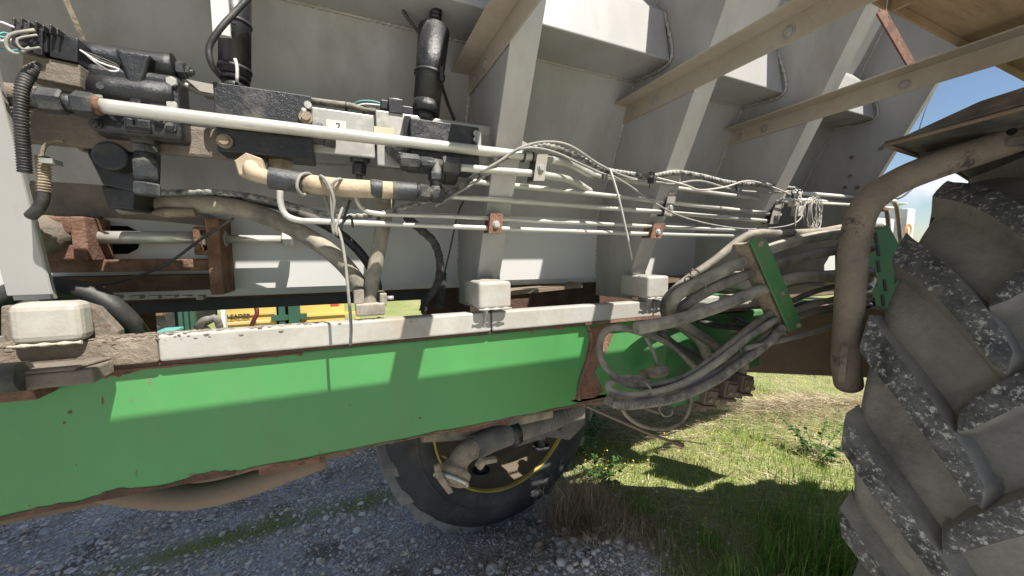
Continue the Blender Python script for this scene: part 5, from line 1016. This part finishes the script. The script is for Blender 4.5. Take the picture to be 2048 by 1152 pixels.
mb = MB(); mb.box((cuts[1], Yb-.1, zb), (cuts[1]+.10, Yb+.1, ztp)); mb.box((cuts[1]+.16, Yb-.14, zb), (cuts[1]+.34, Yb+.05, ztp)); mb.box((cuts[1]-.12, Yb-.12, P(575, 638, Yb).z), (cuts[1]+.45, Yb-.02, P(575, 628, Yb).z)); mb.box((cuts[2]+.1, Yb-.1, P(600, 645, Yb).z-.05), (cuts[2]+.9, Yb-.05, P(600, 645, Yb).z)); obj('frame', mb, M['dgreen'], ys)
mb = MB(); mb.box((L0+.05, Yb-.012, P(455, 652, Yb).z), (L0+.3, Yb-.002, P(455, 646, Yb).z)); mb.box((cuts[1]-.9, Yb-.012, P(455, 650, Yb).z), (cuts[1]-.2, Yb-.002, P(455, 645, Yb).z)); obj('decal', mb, M['sticker'], ys)
mb = MB(); mb.box((cuts[2]+.6, Yb-.012, P(650, 612, Yb).z), (cuts[2]+.75, Yb-.002, P(650, 609, Yb).z)); obj('decal', mb, mat('red decal', (.5, .05, .04), .5), ys)
for x in (L0+.7, L1_-.7):
    mb = MB(); mb.lathe((x, Yb+.1, .5), (0, 1, 0), [(.22, 0), (.3, -.02), (.48, -.02), (.52, .04), (.52, .3), (.48, .35), (.2, .35)], 36); mb.cyl((x, Yb+.15, .5), (x, Yb+.2, .5), .24, n=20); obj('wheel', mb, M['dark'], ys)
dt = root('dark_trailer', 'dark open machinery trailer in shade left of yellow spreader', 'trailer', (-5, 7.2, 0))
xL = P(240, 640, 7).x; xR = P(436, 640, 8.9).x
mb = MB(); mb.box((xL-2, 7.6, .3), (xR, 8.9, H+.8)); obj('body', mb, M['dark'], dt)
for px in (372, 360, 446, 384):
    mb = MB(); x = P(px, 640, 7.1).x; mb.box((x-.02, 7.1, .0), (x+.03, 7.2, H+.8)); obj('post', mb, M['dgreen'] if px < 440 else M['farwhite'], dt)
mb = MB(); mb.tube([P(395, 655, 7.1), P(408, 640, 7.0), P(420, 638, 7.0), P(432, 636, 7.0), P(440, 655, 7.1)], .05, 8, .2); obj('chute', mb, M['grey'], dt)
mb = MB(); mb.tube([P(280, 600, 7.1), P(300, 625, 7.1), P(312, 660, 7.1)], .14, 10, .3); obj('chute', mb, M['grey'], dt)
mb = MB(); mb.box(P(312, 668, 6.5), P(350, 661, 6.5)+Vector((0, .3, 0))); tag(obj('sheet', mb, M['turq'], dt), 'x', 'x'); o = dt.children[-1]; del o['label']; del o['category']
mb = MB(); mb.box(P(262, 634, 6.9), P(325, 620, 6.9)+Vector((0, .3, 0))); mb.box((xL-2, 6.8, .3), (xL+.4, 7.2, H+.8)); obj('crate', mb, M['rust'], dt)
fm = root('far_white_machine', 'pale machine with small dish and orange marks beyond the tyre', 'machine', (12, 7, 0))
Yw = 5.5
def wb(mb, ax, ay, bx_, by, d=1.0): p = P(ax, ay, Yw); q = P(bx_, by, Yw); mb.box((min(p.x, q.x), Yw, min(p.z, q.z)), (max(p.x, q.x), Yw+d, max(p.z, q.z)))
mb = MB(); wb(mb, 1808, 500, 1832, 418); wb(mb, 1740, 500, 1790, 438, 2); obj('body', mb, M['farwhite'], fm, bev=.03)
mb = MB(); p = P(1818, 410, Yw); mb.cyl(p+Vector((0, .3, -.2)), p+Vector((0, .3, .0)), .06, n=12); mb.lathe(p+Vector((0, .3, .03)), (0,0,1), [(0, -.05), (.25, 0), (.27, .04), (0, .05)], 20); obj('antenna', mb, M['farwhite'], fm)
mb = MB(); wb(mb, 1812, 476, 1820, 458, .0); 
for v in mb.b.verts: v.co.y -= .02 if v.co.y < Yw+.001 else 0
mb2 = MB(); c = P(1816, 460, Yw-.05); mb2.lathe(c, (0, 1, 0), [(.12, 0), (.16, -.03), (.2, 0)], 16); mb2.lathe(c+Vector((0,0,-.5)), (0, 1, 0), [(.12, 0), (.16, -.03), (.2, 0)], 16); mb.b.free(); obj('orange_ring', mb2, M['orange'], fm)
# distant hedge line behind the field
hb = []; hf = []; hc = []
for k in range(9000):
    a_ = rnd(-1.5, 1.5); d_ = rnd(85, 110); x = d_*math.sin(a_); y = d_*math.cos(a_); hh = (3.2+1.6*mn.noise(Vector((x*.06, y*.06, 0)))+.8*mn.noise(Vector((x*.3, y*.3, 3))))
    z = rnd(0, 1)**.7*hh; s_ = rnd(.3, .9); b0 = len(hb)
    for j in range(4): hb.append((x+rnd(-s_, s_), y+rnd(-s_, s_), z+rnd(-s_, s_)))
    hf.append((b0, b0+1, b0+2, b0+3)); g_ = rnd(.6, 1.3); hc += [(.05*g_, .085*g_, .03*g_)]*4
bulk('distant_hedge', np.array(hb), np.array(hf), np.array(hc), MC['blade'], 'low dark green hedge line far across the field', 'hedge')
